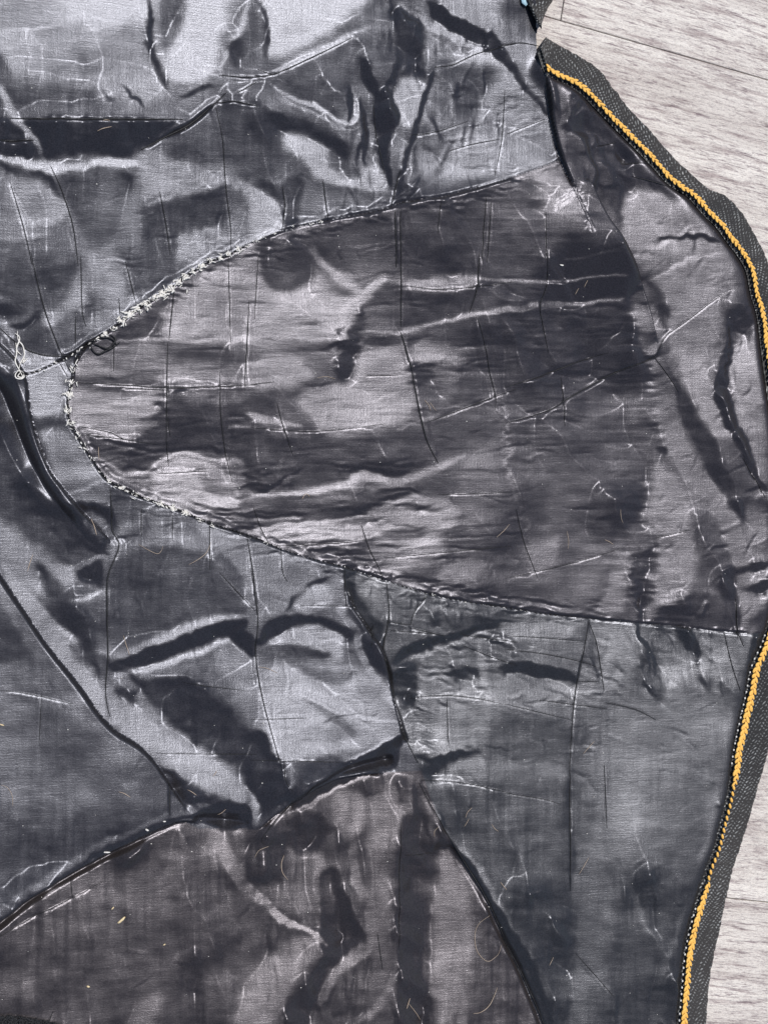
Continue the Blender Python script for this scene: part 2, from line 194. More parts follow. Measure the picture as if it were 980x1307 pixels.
# tile 10
T(0,977)
P(120,30,-20,-20,170,-20,150,200,-20,220); P(112,30,160,-20,560,-20,680,130,560,170,200,150); P(80,24,60,190,600,150,640,200,300,380,0,540,0,330)
P(62,10,590,10,680,60,745,155,930,145,860,100,740,40); P(134,16,700,-20,860,0,935,80,975,170,962,240,905,150,800,110,740,60); S(104,16,6,-10,560,240,408,500,255,735,165)
P(38,7,742,186,850,150,945,152,962,190,920,248,860,254,760,212); S(152,12,5,968,140,972,200,950,262); S(150,7,3,-10,612,120,520,240,445,380,362,500,295,620,240,700,212)
P(82,40,-20,640,240,470,700,230,860,280,1000,520,1000,1010,-20,1010); S(132,18,8,700,214,800,245,870,310,930,400,985,495); P(56,10,520,310,550,310,550,370,500,400); P(62,12,400,380,480,370,480,420,400,430); P(108,24,380,480,640,470,660,580,480,600)
P(108,24,-20,690,130,680,150,880,60,920,-20,920); P(98,20,285,620,400,640,420,860,290,900); S(150,7,3,668,250,690,320,705,395); S(112,4,2,715,480,745,530,765,730); P(54,12,890,600,850,620,800,780,830,800,880,700); P(50,12,740,740,765,800,700,890,660,900)
P(120,16,480,1010,540,930,610,870,600,940,560,1010); P(122,22,900,860,1000,840,1000,1010,900,1010); P(58,10,700,950,760,940,770,1000,700,1000); P(116,14,780,270,850,300,860,420,780,380); P(70,14,860,330,900,420,980,520,960,620,880,520); P(60,14,690,280,740,310,730,390,700,380); S(112,12,4,283,640,266,800,246,1000); S(70,6,3,270,640,256,800,236,1000)
K(1.3,.8,-10,668,120,590,280,510,400,445); K(1.2,.7,272,440,278,510); K(1.6,1.1,645,60,645,190); K(1.2,.7,205,940,185,990)
# tile 11
T(325,977)
P(52,10,-10,-20,110,-20,130,90,180,60,330,0,240,80,120,150,0,150); P(112,12,-10,150,80,190,130,190,30,252,-10,275); P(100,10,130,-10,230,-10,160,60,120,80)
P(86,40,-10,290,150,190,420,50,600,60,760,330,980,740,1000,1010,-10,1010); P(66,16,-10,290,100,280,120,420,-10,460); P(28,6,150,172,230,92,330,10,430,-20,520,28,420,42,300,98,200,158,160,178); S(154,8,3,140,187,200,167,300,107,420,47,520,35,600,42)
P(118,20,120,320,250,330,270,430,150,440); P(118,20,300,130,420,120,420,250,330,260); P(114,18,440,140,560,150,560,260,460,240); S(52,18,7,480,50,500,130); S(56,14,6,530,60,560,150); P(58,10,600,80,640,90,680,240,620,220); P(68,16,150,210,270,200,260,300,160,350)
P(50,10,250,425,330,400,380,560,425,680,330,742,260,700,250,560); S(122,24,8,370,250,405,450,440,600,440,715,290,820,230,1000); S(122,24,8,500,420,530,600,545,780,480,890,370,1000)
P(72,6,400,270,440,330,490,440,500,600,527,770,492,850,350,952,310,952,300,862,400,800,472,720,460,600,420,420)
P(50,9,560,345,700,320,702,450,680,620,690,740,660,880,560,880,555,600); P(66,12,570,200,660,220,690,320,570,330); P(36,6,690,190,740,300,740,330,700,320); P(112,18,720,340,790,410,820,560,832,720,800,1010,700,1010,700,700,695,500); P(78,8,730,800,780,760,772,1010,725,1010)
S(190,8,3,-10,465,60,540,140,600,240,640,282,692); P(118,18,-10,810,120,680,220,650,260,690,150,820,60,1010,-10,1010); P(54,10,100,1010,180,860,270,730,292,780,240,860,200,1010); P(60,14,560,890,680,890,680,1010,540,1010)
P(98,30,640,90,1000,110,1000,700,900,520,760,320); S(70,18,7,770,90,800,180,850,300,900,430); P(76,20,850,540,930,620,990,760,1000,1010,850,1010); S(125,7,3,618,65,693,210,763,330,852,480,922,620,972,740); S(42,16,5,640,65,715,210,790,330,880,480,950,620,1000,740); S(120,12,5,640,110,700,170)
S(130,20,8,640,60,760,50,900,70)
K(1.5,1.2,240,60,180,130,40,262,35,300); K(1.3,1.0,640,62,760,65,880,85,980,110); K(1.6,1.3,630,70,705,210,775,330,868,480,938,620,988,740); K(1.2,.7,115,-10,120,60,145,100); K(1.1,.4,560,220,550,700); K(1.1,.4,575,345,700,342); K(1.2,.8,470,640,490,780)
# tile 12
T(650,977)
P(88,20,-10,-20,230,-20,235,480,-10,480); P(102,20,-10,200,180,190,190,450,-10,470); P(60,12,190,170,235,180,235,480,195,480); P(60,24,-10,560,230,510,230,1010,140,1010,60,760); P(90,20,245,-20,360,-20,370,250,260,280)
P(106,18,280,300,370,400,402,500,360,800,300,1010,220,1010,250,700,280,480); P(132,24,360,-20,520,-20,520,190,380,200); P(124,20,400,200,480,210,480,450,420,440); P(106,24,520,190,720,200,720,420,540,430); P(140,16,760,-20,860,-20,830,240,740,380,750,150); P(56,6,775,148,812,150,812,168,790,168)
P(76,30,400,500,700,440,680,600,650,1010,380,1010); S(98,20,8,420,520,480,640,540,720); S(92,20,8,650,620,600,720,530,1000); S(100,7,4,560,560,600,660); P(54,9,600,790,655,780,655,1010,560,1010); S(112,5,3,-10,502,120,492,250,505); S(92,10,4,-10,545,100,780,185,885); S(95,12,5,430,750,560,770)
P(56,12,250,560,280,700,240,720); S(32,26,7,-10,610,60,770,130,935,160,1010); P(120,16,540,-20,730,-20,720,60,560,80)
K(1.4,1.0,235,-10,238,240,240,480); K(1.8,1.2,-20,650,50,780,120,935,150,1010); K(1.2,.7,-10,108,130,130,200,150); K(1.2,.6,365,0,375,240); K(1.1,.5,260,720,400,880)
# second pass: the long flowing folds
T(0,817,2)
P(96,50,-20,150,120,120,300,330,420,440,200,560,-20,640); P(86,40,-20,560,200,480,440,400,400,470,200,560,-20,700); P(112,40,-20,180,110,200,110,400,-20,420)
P(136,34,290,190,420,230,600,340,650,440,560,400,440,320,330,240); S(138,40,14,125,0,200,80,270,170,350,225,440,300,560,375,620,400); S(158,14,8,295,210,345,225,400,262,470,310)
P(64,26,430,120,520,110,620,200,700,310,740,390,690,405,600,320,500,240,430,180); P(58,14,650,400,700,380,740,400,700,440,660,460); P(74,16,760,330,840,310,870,320,800,380,760,400)
S(160,14,6,640,385,656,430,642,490,600,502); P(44,10,500,450,560,432,640,432,642,465,600,488,530,482); S(62,26,8,450,350,480,400,500,435)
S(40,15,5,-10,725,120,630,240,560,360,500,440,465,500,450); S(132,9,5,-10,752,120,654,240,582,360,520,440,486,480,470,530,490); S(108,16,8,-10,695,120,604,240,536,360,478,440,445)
P(84,60,-20,780,480,500,640,700,600,990,-20,990); P(102,50,200,580,470,560,460,700,300,740,190,700); P(100,40,-20,790,100,780,140,900,-20,950); P(70,20,280,540,370,510,370,580,300,600); P(66,14,460,830,515,800,515,900,470,910); P(70,14,540,760,620,720,600,800,550,830)
S(128,26,12,530,490,590,560,630,630,670,680); S(172,7,4,600,575,640,640,690,690,740,730,800,750,836,782); P(120,26,620,910,700,815,760,775,800,785,760,850,700,930,640,990,600,990); P(112,20,330,990,360,930,420,900,400,990)
P(62,20,715,990,760,900,820,830,850,785,880,800,840,880,800,990); P(66,16,820,620,860,600,880,700,940,780,900,800,850,760); P(98,30,660,560,800,560,800,700,700,660); P(70,16,660,500,740,500,720,600,650,620)
S(124,18,8,895,480,925,600,952,700,945,770,880,840,830,930); P(82,8,922,490,942,560,960,680,990,760,980,900,900,950,852,940,880,870,962,800,944,640)
T(490,817,2)
P(98,60,120,370,470,370,470,980,420,980,250,600); P(114,50,540,160,720,160,740,420,620,520,560,600,520,400); P(128,30,600,190,670,190,660,450,610,460); P(112,40,720,180,880,100,900,380,760,420)
P(108,34,505,560,600,520,590,740,540,990,460,990,500,760); P(76,26,310,650,475,655,470,990,440,990,360,800); P(86,44,600,640,790,600,740,990,600,990); S(104,14,8,600,560,660,720,700,760); S(100,14,8,800,640,740,760,690,920); S(84,20,8,480,250,478,400,482,640)
S(46,20,8,200,560,270,660,340,790,400,900,430,990); S(124,9,4,88,370,150,470,210,550,270,620,330,750); P(84,14,150,380,190,390,230,480,200,500); P(112,24,-20,400,40,385,40,600,10,900,-20,900)
P(60,22,50,520,130,540,120,760,90,990,40,990,30,700); P(118,26,140,560,200,620,250,760,220,900,180,990,130,990,130,740); P(84,30,240,820,330,900,340,990,230,990)
P(48,12,100,322,180,290,240,288,262,300,200,312,120,352); S(128,8,4,105,300,170,284,235,284); P(110,24,280,290,440,320,440,360,150,350); P(92,24,310,180,460,200,470,300,280,290)
T(490,450,2)
P(90,60,100,190,300,70,690,70,700,300,560,480,200,540); P(70,40,280,-10,680,-10,690,80,500,110,320,120); P(112,30,200,300,300,200,320,420,220,480); P(94,36,480,160,680,160,680,300,500,330)
P(68,26,580,340,650,312,682,360,622,450,578,460); P(58,14,640,520,690,500,690,600,662,690,640,620); P(102,30,450,500,560,480,560,620,460,640)
S(152,34,12,690,20,722,150,782,270,852,380,900,480,918,560,912,690); S(70,36,12,730,40,790,160,850,270,912,370,960,420); P(142,24,692,290,742,300,792,400,796,520,742,620,682,672,700,560,692,420); P(96,16,800,420,850,440,880,560,840,610,800,560)
S(126,16,8,560,640,598,596,602,560); P(126,16,380,480,440,480,440,540,390,550); P(130,20,150,600,220,552,270,542,240,600); S(140,6,3,300,110,310,220,342,350,392,530); P(74,12,700,690,780,622,850,636,895,660,895,700); P(56,10,862,560,900,545,905,620,872,640)
P(150,14,-20,400,100,370,190,380,180,440,60,470,-20,480); P(138,16,-20,480,140,470,150,520,40,560,-20,560); P(90,14,10,450,90,440,100,462,20,472); S(140,16,8,-20,350,60,325,150,290,210,260)
P(140,20,920,420,980,380,990,500,940,520); P(112,20,940,130,990,150,990,330,950,300); S(44,24,6,880,70,885,140,920,230,950,300,980,350)
T(490,0,2)
P(78,40,50,520,420,480,600,600,640,760,400,790,50,830); P(34,24,420,640,600,606,650,680,662,745,640,762,440,772); P(64,36,120,840,640,772,690,900,500,960,300,910); P(88,36,240,500,420,480,440,620,250,640)
P(148,20,632,500,720,480,860,560,905,640,760,642,702,700,640,625); S(170,9,4,660,650,760,606,860,592); S(64,9,4,720,606,820,604,905,614); S(168,9,4,700,710,800,662,900,640); S(104,14,7,470,380,540,440,600,560); S(100,18,8,450,330,470,280,500,240); S(76,30,10,520,320,560,400,590,480,620,560)
P(132,20,700,760,860,700,860,860,760,900); S(82,26,10,690,700,720,780,730,850); P(150,14,640,780,700,800,720,960,690,990,660,880); S(158,8,4,55,832,200,808,400,780,620,764); S(128,6,3,60,738,240,720,420,712,620,700); P(150,14,60,716,240,704,244,735,150,745,70,745)
P(88,16,140,140,240,160,300,180,240,260,180,240); S(56,30,6,130,10,200,60,290,110,340,180,400,260); S(165,9,4,90,10,180,80,300,160,360,220,425,290); P(138,22,330,120,400,110,425,250,380,220); P(146,22,200,330,420,300,440,400,180,450)
P(150,26,400,440,480,480,520,560,440,560,400,500); P(68,14,30,20,110,60,110,150,60,200,30,180); P(170,14,40,200,100,190,120,280,60,320); S(62,12,6,130,160,110,240,80,330,60,420,50,500)
T(0,0,2)
S(186,14,7,645,-10,620,50,590,120,565,180); P(92,10,590,110,620,80,630,130,605,170); S(100,10,4,670,10,680,80,695,150); S(162,26,12,390,520,480,486,590,462,670,500,722,540,714,590); S(160,20,10,455,650,490,600,560,572); P(84,20,390,560,480,500,580,490,590,550,480,590,440,660,380,640)
S(158,18,9,790,600,840,670,920,735,985,715); P(82,10,720,470,775,450,780,540,735,575); P(120,12,780,470,830,460,840,540,780,560); P(84,20,560,280,680,270,720,430,640,450,585,440); P(78,20,790,590,900,560,990,560,990,690,900,680,830,640)
P(98,20,170,420,300,430,320,560,240,640,200,560); P(150,18,230,640,310,650,330,740,260,770,220,700); P(92,24,330,620,440,690,440,730,340,720); S(150,16,8,0,600,60,605,120,590); P(88,24,0,620,170,620,190,740,110,800,0,760)
S(178,14,6,-10,395,60,410,130,418,220,418,320,408,400,428); P(152,26,380,420,580,430,580,460,440,490,390,480); P(150,20,20,450,120,450,160,530,100,580,40,560)
P(150,30,450,760,640,760,700,860,440,860); P(156,40,600,620,700,640,860,720,860,850,640,860); P(88,12,660,620,720,610,780,700,740,740,680,720); P(80,14,730,600,790,600,810,700,760,710); S(156,16,8,920,860,920,780,960,730,990,715); P(66,10,870,950,890,860,930,790,940,830,900,960)
T(0,480,2)
P(60,30,-20,-20,30,0,90,160,150,300,240,420,180,430,60,340,-20,200); P(76,24,-20,200,80,320,180,430,140,470,-20,330); P(150,26,-10,360,60,400,140,470,130,540,60,520,-10,440)
S(116,30,10,-40,440,15,550,85,672,165,792,252,900,340,985); S(188,24,10,-10,425,55,535,122,645,200,760,290,868,380,945); S(70,50,16,100,480,180,600,240,720,250,770); S(66,34,12,310,740,430,850,530,930,600,990); S(158,26,12,270,800,370,890,480,965,590,1035)
S(60,14,6,250,330,200,430,120,350)
# fold edges that stand proud: (height mm, roundness, reach, path) - the cloth to the LEFT of the path is the upper layer
EDGES = [
 (9.0, 10, 80, [(690,-20),(694,30),(699,90),(706,140),(716,185),(734,232)], 25, 0),
 (12.0, 26, 110, [(252,1046),(240,1035),(190,965),(140,928),(100,875),(60,825),(30,780),(0,735),(-30,690)], 50, 0),
 (8.0, 12, 70, [(150,700),(132,680),(108,655),(82,625),(64,600),(48,560),(38,520),(34,487),(18,455),(-20,420)], 30, 0),
 (6, 6, 50, [(330,1062),(355,1042),(395,1015),(440,995),(500,988)], 20, 20),
 (4.5, 5, 45, [(-30,1205),(0,1181),(40,1150),(80,1125),(125,1100),(165,1080),(205,1060),(235,1050),(262,1056)], 0, 20),
 (5.0, 7, 45, [(516,955),(507,900),(498,862),(490,830),(470,800),(452,772),(440,730)], 20, 20),
 (12.0, 14, 80, [(842,440),(834,400),(826,372),(812,330),(796,300),(780,275),(762,240),(745,215)], 20, 30),
]
DEEP = [(22, 11, [(-25,475),(0,495),(16,530),(34,575),(58,622),(88,660),(118,694),(140,708)]),
 (11, 5, [(315,1052),(290,1050),(262,1047),(236,1043)]), (6.5, 4.5, [(-30,1208),(0,1185),(40,1154),(80,1129),(125,1104),(165,1084),(205,1064),(240,1051),(280,1052)]), (6, 3.2, [(702,1330),(668,1245),(640,1190),(616,1142),(584,1091),(562,1052),(540,1000),(530,975)]), (4.5, 2.5, [(520,945),(507,895),(498,855),(478,812),(455,776),(440,740)]), (7, 4, [(500,972),(460,980),(420,996),(385,1016),(352,1042)])]
SEAM_UP = [(22,478),(47,473),(84,456),(113,438),(141,421),(178,392),(215,369),(236,352),(269,332),(290,325),(325,308),(362,293),(423,279),(500,263),(513,256),(567,249),(631,232),(683,215),(717,202)]
SEAM_LO = [(113,438),(98,460),(93,487),(88,513),(91,540),(101,557),(118,584),(138,611),(168,628),(202,641),(236,653),(270,668),(325,685),(359,700),(392,711),(436,722),(466,732),(493,741),(547,758),(594,768),(655,777),(690,783),(731,788),(754,790),(818,796),(869,800),(919,806),(985,810)]
SEAM_DIAG = [(436,722),(441,745),(455,775),(472,800),(492,830),(500,865),(507,890),(520,943),(535,975),(562,1048),(584,1088),(616,1139),(640,1187),(665,1240),(700,1320)]
# ---------------- geometry of view on the table plane ----------------
ct, st_ = math.cos(TILT), math.sin(TILT)
CAMP = np.array([-st_ * DIST, 0.0, ct * DIST]); RM = np.array([[ct, 0, -st_], [0, 1, 0], [st_, 0, ct]])
def at(px, py, z=0.0):
    d = RM @ np.array([(px - 490) / FPX, (653.5 - py) / FPX, -1.0]); t = (z - CAMP[2]) / d[2]
    return CAMP + d * t
def to_px(X, Y, Z=0.0):
    v = np.stack([X - CAMP[0], Y - CAMP[1], Z - CAMP[2] + 0 * X], -1) @ RM
    return 490 + FPX * v[..., 0] / -v[..., 2], 653.5 - FPX * v[..., 1] / -v[..., 2]
def spline(pts, closed=False, step=3.0):
    P_ = [np.array(p, float) for p in pts]; n = len(P_); out = []
    rng = range(n if closed else n - 1)
    for i in rng:
        if closed: a, b, c, d = P_[(i - 1) % n], P_[i], P_[(i + 1) % n], P_[(i + 2) % n]
        else: a, b, c, d = P_[max(i - 1, 0)], P_[i], P_[i + 1], P_[min(i + 2, n - 1)]
        k = max(2, int(np.linalg.norm(c - b) / step)); t = np.linspace(0, 1, k, endpoint=False)[:, None]
        out.append(0.5 * ((2 * b) + (c - a) * t + (2 * a - 5 * b + 4 * c - d) * t**2 + (3 * b - a - 3 * c + d) * t**3))
    if not closed: out.append(P_[-1][None])
    return np.concatenate(out)
M0 = 50; PW, PH = 980 + 2 * M0, 1307 + 2 * M0           # raster of the cloth plan, one cell per unit
def box_of(p, r):
    x0 = max(0, int(p[:, 0].min() + M0 - r)); x1 = min(PW, int(p[:, 0].max() + M0 + r) + 2)
    y0 = max(0, int(p[:, 1].min() + M0 - r)); y1 = min(PH, int(p[:, 1].max() + M0 + r) + 2)
    return x0, x1, y0, y1
def inside(p, X, Y):
    m = np.zeros(X.shape, bool); q = np.roll(p, -1, 0)
    for (ax, ay), (bx, by) in zip(p, q):
        if ay == by: continue
        c = (ay > Y) != (by > Y)
        m ^= c & (X < (bx - ax) * (Y - ay) / (by - ay) + ax)
    return m
def inside_fast(p, x0, x1, y0, y1):
    h, w_ = y1 - y0, x1 - x0; m = np.zeros((h, w_ + 1), int); q = np.roll(p, -1, 0)
    for (ax, ay), (bx, by) in zip(p + M0, q + M0):
        if ay == by: continue
        lo, hi = (ay, by) if ay < by else (by, ay)
        ys = np.arange(max(y0, math.ceil(lo)), min(y1, math.ceil(hi)))
        if len(ys) == 0: continue
        xs = np.clip(np.ceil((bx - ax) * (ys - ay) / (by - ay) + ax) - x0, 0, w_).astype(int)
        np.add.at(m, (ys - y0, xs), 1)
    return (np.cumsum(m, 1)[:, :w_] % 2 == 1)
def gblur(a, s):
    if s < 0.3: return a
    r = int(3 * s) + 1; k = np.exp(-np.arange(-r, r + 1)**2 / (2 * s * s)); k /= k.sum()
    for ax in (0, 1):
        b = np.pad(a, [(r, r) if i == ax else (0, 0) for i in (0, 1)], mode='edge')
        n = a.shape[ax]; o = np.zeros_like(a)
        for i, kk in enumerate(k): o += kk * (b[i:i + n] if ax == 0 else b[:, i:i + n])
        a = o
    return a
def gblur1(a, s, ax):
    if s < 0.3: return a
    r = int(3 * s) + 1; k = np.exp(-np.arange(-r, r + 1)**2 / (2 * s * s)); k = (k / k.sum()).astype(np.float32)
    b = np.pad(a, [(r, r) if i == ax else (0, 0) for i in (0, 1)], mode='edge'); n = a.shape[ax]; o = np.zeros_like(a)
    for i, kk in enumerate(k): o += kk * (b[i:i + n] if ax == 0 else b[:, i:i + n])
    return o
def dist_line(p, x0, x1, y0, y1, signed=False):
    Y, X = np.mgrid[y0:y1, x0:x1].astype(np.float32); X -= M0; Y -= M0
    D = np.full(X.shape, 1e9, np.float32); Sg = np.ones(X.shape, np.float32); A = np.zeros(X.shape, np.float32)
    ln = np.concatenate([[0], np.cumsum(np.linalg.norm(np.diff(p, axis=0), axis=1))])
    for i in range(len(p) - 1):
        a, b = p[i], p[i + 1]; d = b - a; L2 = d @ d + 1e-9
        t = np.clip(((X - a[0]) * d[0] + (Y - a[1]) * d[1]) / L2, 0, 1)
        ex = X - a[0] - t * d[0]; ey = Y - a[1] - t * d[1]; r = ex * ex + ey * ey
        m = r < D; D = np.where(m, r, D); A = np.where(m, ln[i] + t * math.sqrt(L2), A)
        if signed: Sg = np.where(m, np.sign(d[0] * ey - d[1] * ex), Sg)
    return np.sqrt(D), A, ln[-1], Sg
def paint_map(extra=()):
    tgt = np.full((PH, PW), 105.0, np.float32)
    for kind, v, f, wd, pts in ITEMS:
        f *= 0.5 * (1.25 if kind == 'P' and (np.ptp([q[0] for q in pts]) > 28 and np.ptp([q[1] for q in pts]) > 28) else 1.15)
        if kind == 'S' and v > 120: v = 108 + (v - 108) * 0.95; wd *= 1.1; f *= 1.3
        if kind == 'P' and v > 128 and max(q[1] for q in pts) > 115: v = 128 + (v - 128) * 0.62
        if kind == 'P':
            p = spline(pts, True, 6); x0, x1, y0, y1 = box_of(p, 3 * f + 2)
            if x1 <= x0 or y1 <= y0: continue
            m = gblur(inside_fast(p, x0, x1, y0, y1).astype(np.float32), f)
        else:
            p = spline(pts, False, 6); x0, x1, y0, y1 = box_of(p, wd + 3 * f + 2)
            if x1 <= x0 or y1 <= y0: continue
            d, A, L, _ = dist_line(p, x0, x1, y0, y1)
            tp = np.clip(np.minimum(A, L - A) / (0.25 * L + 1e-6), 0.25, 1)
            m = 1 / (1 + np.exp(np.clip((d - wd * 0.5 * tp) / (0.45 * f + 0.3), -30, 30)))
        t = tgt[y0:y1, x0:x1]; t += (v - t) * m
    return tgt
def relief_base():
    h = np.zeros((PH, PW), np.float32); wgt = np.ones((PH, PW), np.float32)
    for A_, r, reach, pts, ta, tb in EDGES:
        p = spline(pts, False, 5); x0, x1, y0, y1 = box_of(p, reach + 2)
        d, A, L, sg = dist_line(p, x0, x1, y0, y1, True); d = d * sg * -1     # positive on the upper layer
        end = ((A <= 0) | (A >= L))
        tp = np.clip((A / ta) if ta else 1, 0, 1) * np.clip(((L - A) / tb) if tb else 1, 0, 1); tp = tp * tp * (3 - 2 * tp)
        rr = np.clip(d / r, 0, 1); rise = np.sqrt(np.clip(1 - (1 - rr)**2, 0, 1)); fall = np.clip((d - r) / (reach - r), 0, 1); fall = 1 - fall * fall * (3 - 2 * fall)
        h[y0:y1, x0:x1] += np.where(d > 0, A_ * rise * fall, 0) * tp
        dip = np.where(d <= 0, -0.35 * A_ * np.exp(-(np.abs(d) / 22.0)), 0) * tp; h[y0:y1, x0:x1] += dip
        wgt[y0:y1, x0:x1] *= 1 - tp * np.where(d > 0, np.clip(1.2 - d / (r * 0.55), 0, 1), np.clip(1.6 + d / 3.0, 0, 1))
    def groove(pts, wd, dp, tap=True):
        p = spline(pts, False, 4); x0, x1, y0, y1 = box_of(p, 4 * wd + 2)
        if x1 <= x0 or y1 <= y0: return
        d, A, L, sg = dist_line(p, x0, x1, y0, y1, True)
        tp = np.clip(np.minimum(A, L - A) / (0.2 * L + 1e-6), 0.15, 1) if tap else 1
        h[y0:y1, x0:x1] -= dp * tp * np.exp(-(d / wd)**2)
        h[y0:y1, x0:x1] += 0.16 * dp * tp * np.exp(-((d - 2.6 * wd) / (1.5 * wd))**2)     # swelling each side of the stitch line
        wgt[y0:y1, x0:x1] *= 1 - 0.9 * np.exp(-(d / (1.6 * wd))**2)
    for wd, dp, pts in CREASES: groove(pts, wd * 1.15, dp * 0.62)
    for wd, dp, pts in DEEP:
        p = spline(pts, False, 4); x0, x1, y0, y1 = box_of(p, 4 * wd + 2); d, A, L, sg = dist_line(p, x0, x1, y0, y1, True)
        tp = np.clip((L - A) / (0.7 * L), 0.08, 1)
        h[y0:y1, x0:x1] -= dp * tp * np.clip(1 - d / (wd * (0.3 + 0.7 * tp)), 0, 1); wgt[y0:y1, x0:x1] *= 1 - np.exp(-(d / (1.5 * wd * tp))**4)
    groove(SEAM_UP, 2.4, 2.4, False); groove(SEAM_LO, 2.3, 2.3, False)
    return h * 0.001, wgt
def micro(tgt):
    """fine puckers: short tight wrinkles running off the seams and across the panels"""
    R = random.Random(7)
    def tick(x, y, ang, L, wd, dv):
        n = 4; pts = []; a = ang
        for i in range(n):
            pts.append((x, y)); x += math.cos(a) * L / n; y += math.sin(a) * L / n; a += R.uniform(-.18, .18)
        p = spline(pts, False, 5); x0, x1, y0, y1 = box_of(p, wd + 5)
        if x1 <= x0 or y1 <= y0: return
        d, A, LL, sg = dist_line(p, x0, x1, y0, y1, True); tp = np.sin(np.clip(A / LL, 0, 1) * math.pi)
        tgt[y0:y1, x0:x1] += dv * tp * (np.exp(-(d / wd)**2) - 0.45 * np.exp(-((d * sg - 2.2 * wd) / (1.2 * wd))**2))
    def along(seam, n, lmin, lmax, side, ang0, t0=0, t1=1):
        p = spline(seam, False, 4)
        for _ in range(n):
            i = int(R.uniform(t0, t1) * (len(p) - 2)); x, y = p[i] + np.array([R.uniform(-2, 2), side * R.uniform(1, 14)])
            tick(x, y, ang0 + R.gauss(0, .12), R.uniform(lmin, lmax), R.uniform(.8, 1.5), R.choice((-1, -1, 1)) * R.uniform(14, 42))
    along(SEAM_LO, 260, 20, 90, -1, .14, .2, .78); along(SEAM_LO, 110, 12, 60, 1, .08, .2, .75); along(SEAM_UP, 120, 12, 50, 1, 0.0, .25, .9)
    along(SEAM_UP, 110, 10, 34, -1, -.35, .15, .75); along(SEAM_LO, 40, 10, 36, 1, 1.35, .5, 1); along(SEAM_LO, 40, 8, 26, -1, .3, .05, .3)
    def many(n, x0, x1, y0, y1, a, sa, l0, l1, w0, w1, d0, d1):
        for _ in range(n): tick(R.uniform(x0, x1), R.uniform(y0, y1), a + R.gauss(0, sa), R.uniform(l0, l1), R.uniform(w0, w1), R.choice((-1, -1, -1, 1)) * R.uniform(d0, d1) * 0.9)
    many(240, 100, 820, 300, 700, -.05, .07, 20, 130, .8, 1.6, 10, 34); many(60, 250, 560, 620, 720, -.12, .07, 30, 130, 1.0, 2.6, 18, 46); many(50, 130, 330, 560, 660, .1, .08, 30, 90, .9, 1.8, 14, 40)
    many(110, 500, 760, 760, 900, .16, .12, 20, 90, .8, 2.0, 12, 40); many(90, 560, 940, 790, 1000, .15, .25, 12, 60, .8, 1.6, 8, 24)
    many(150, 150, 700, 100, 1000, 1.5, .12, 10, 60, .7, 1.5, 8, 28); many(60, 440, 640, 0, 240, 1.65, .2, 20, 90, 1.0, 3.2, 12, 40); many(40, 560, 700, 40, 240, -.25, .15, 16, 70, .9, 2.2, 10, 34)
    many(130, 820, 965, 240, 790, -.55, .35, 10, 55, .8, 2.4, 10, 40); many(60, 700, 900, 120, 260, .8, .5, 10, 40, .8, 2.4, 6, 24); many(120, 0, 320, 190, 440, -.25, .25, 8, 40, .7, 1.5, 8, 26)
    many(70, 740, 960, 800, 880, 1.2, .3, 12, 60, 1.0, 3.4, 10, 36); many(200, 0, 980, 0, 1307, 0, .6, 8, 50, .7, 1.6, 5, 18); many(60, 330, 700, 1000, 1300, 1.45, .2, 20, 100, 1.2, 4, 5, 18)
    many(40, 60, 160, 560, 900, 1.3, .5, 10, 40, .8, 1.8, 8, 24); many(60, 330, 520, 760, 960, .2, .5, 10, 60, .8, 1.8, 8, 26)
    rs = np.random.RandomState(3)
    # patch borders wander with the weave instead of running clean
    yy, xx = np.mgrid[0:PH, 0:PW].astype(np.float32); ox = 0; oy = 0
    for s, a in ((18, 6.0), (6, 2.4), (2.2, 1.1)):
        n1 = gblur(rs.randn(PH, PW).astype(np.float32), s); n2 = gblur(rs.randn(PH, PW).astype(np.float32), s); ox = ox + a * n1 / n1.std(); oy = oy + 0.7 * a * n2 / n2.std()
    def aniso(sx, sy):
        n = rs.randn(PH, PW).astype(np.float32)
        n = gblur1(gblur1(n, sx, 1), sy, 0); return n / n.std()
    gp_ = np.array(SEAM_UP[2:] + [(760, 240), (830, 370), (850, 560), (880, 796)] + SEAM_LO[::-1][3:-2], float)
    gm = np.zeros((PH, PW), np.float32); x0, x1, y0, y1 = box_of(gp_, 4); gm[y0:y1, x0:x1] = inside_fast(gp_, x0, x1, y0, y1); gm = gblur(gm, 8)
    # the weave breaks the borders up into brush-like streaks, across in the centre piece, mostly lengthwise elsewhere
    lump = np.clip(0.6 + 0.5 * aniso(30, 30), 0.1, 1.8)
    ox = ox * 0.45 + (aniso(9, 0.8) * 3.0 + aniso(20, 2.2) * 4.0) * (0.06 + 0.94 * gm) * lump
    oy = oy * 0.45 + (aniso(0.9, 10) * 0.6 + aniso(2.6, 18) * 1.3) * (0.9 - 0.6 * gm) * lump
    tgt = bil(tgt, xx + ox - M0, yy + oy - M0)
    tgt += lump * (aniso(15, 0.75) * 5.5 * (0.25 + 0.75 * gm) + aniso(26, 2.2) * 5 * (0.2 + 0.8 * gm) + aniso(0.8, 14) * 2.6 * (0.9 - 0.6 * gm) + aniso(2.5, 24) * 3 * (1 - 0.7 * gm))
    tgt = 97 + (tgt - 99) * np.where(tgt > 99, 1.28, 1.04); tgt = np.where(yy > 850 + M0, 102 + (tgt - 99) * (1 + 0.4 * np.clip((yy - 850 - M0) / 120, 0, 1)), tgt); tgt += 0.35 * (tgt - gblur(tgt, 10.0)) + 0.3 * (tgt - gblur(tgt, 3.0))
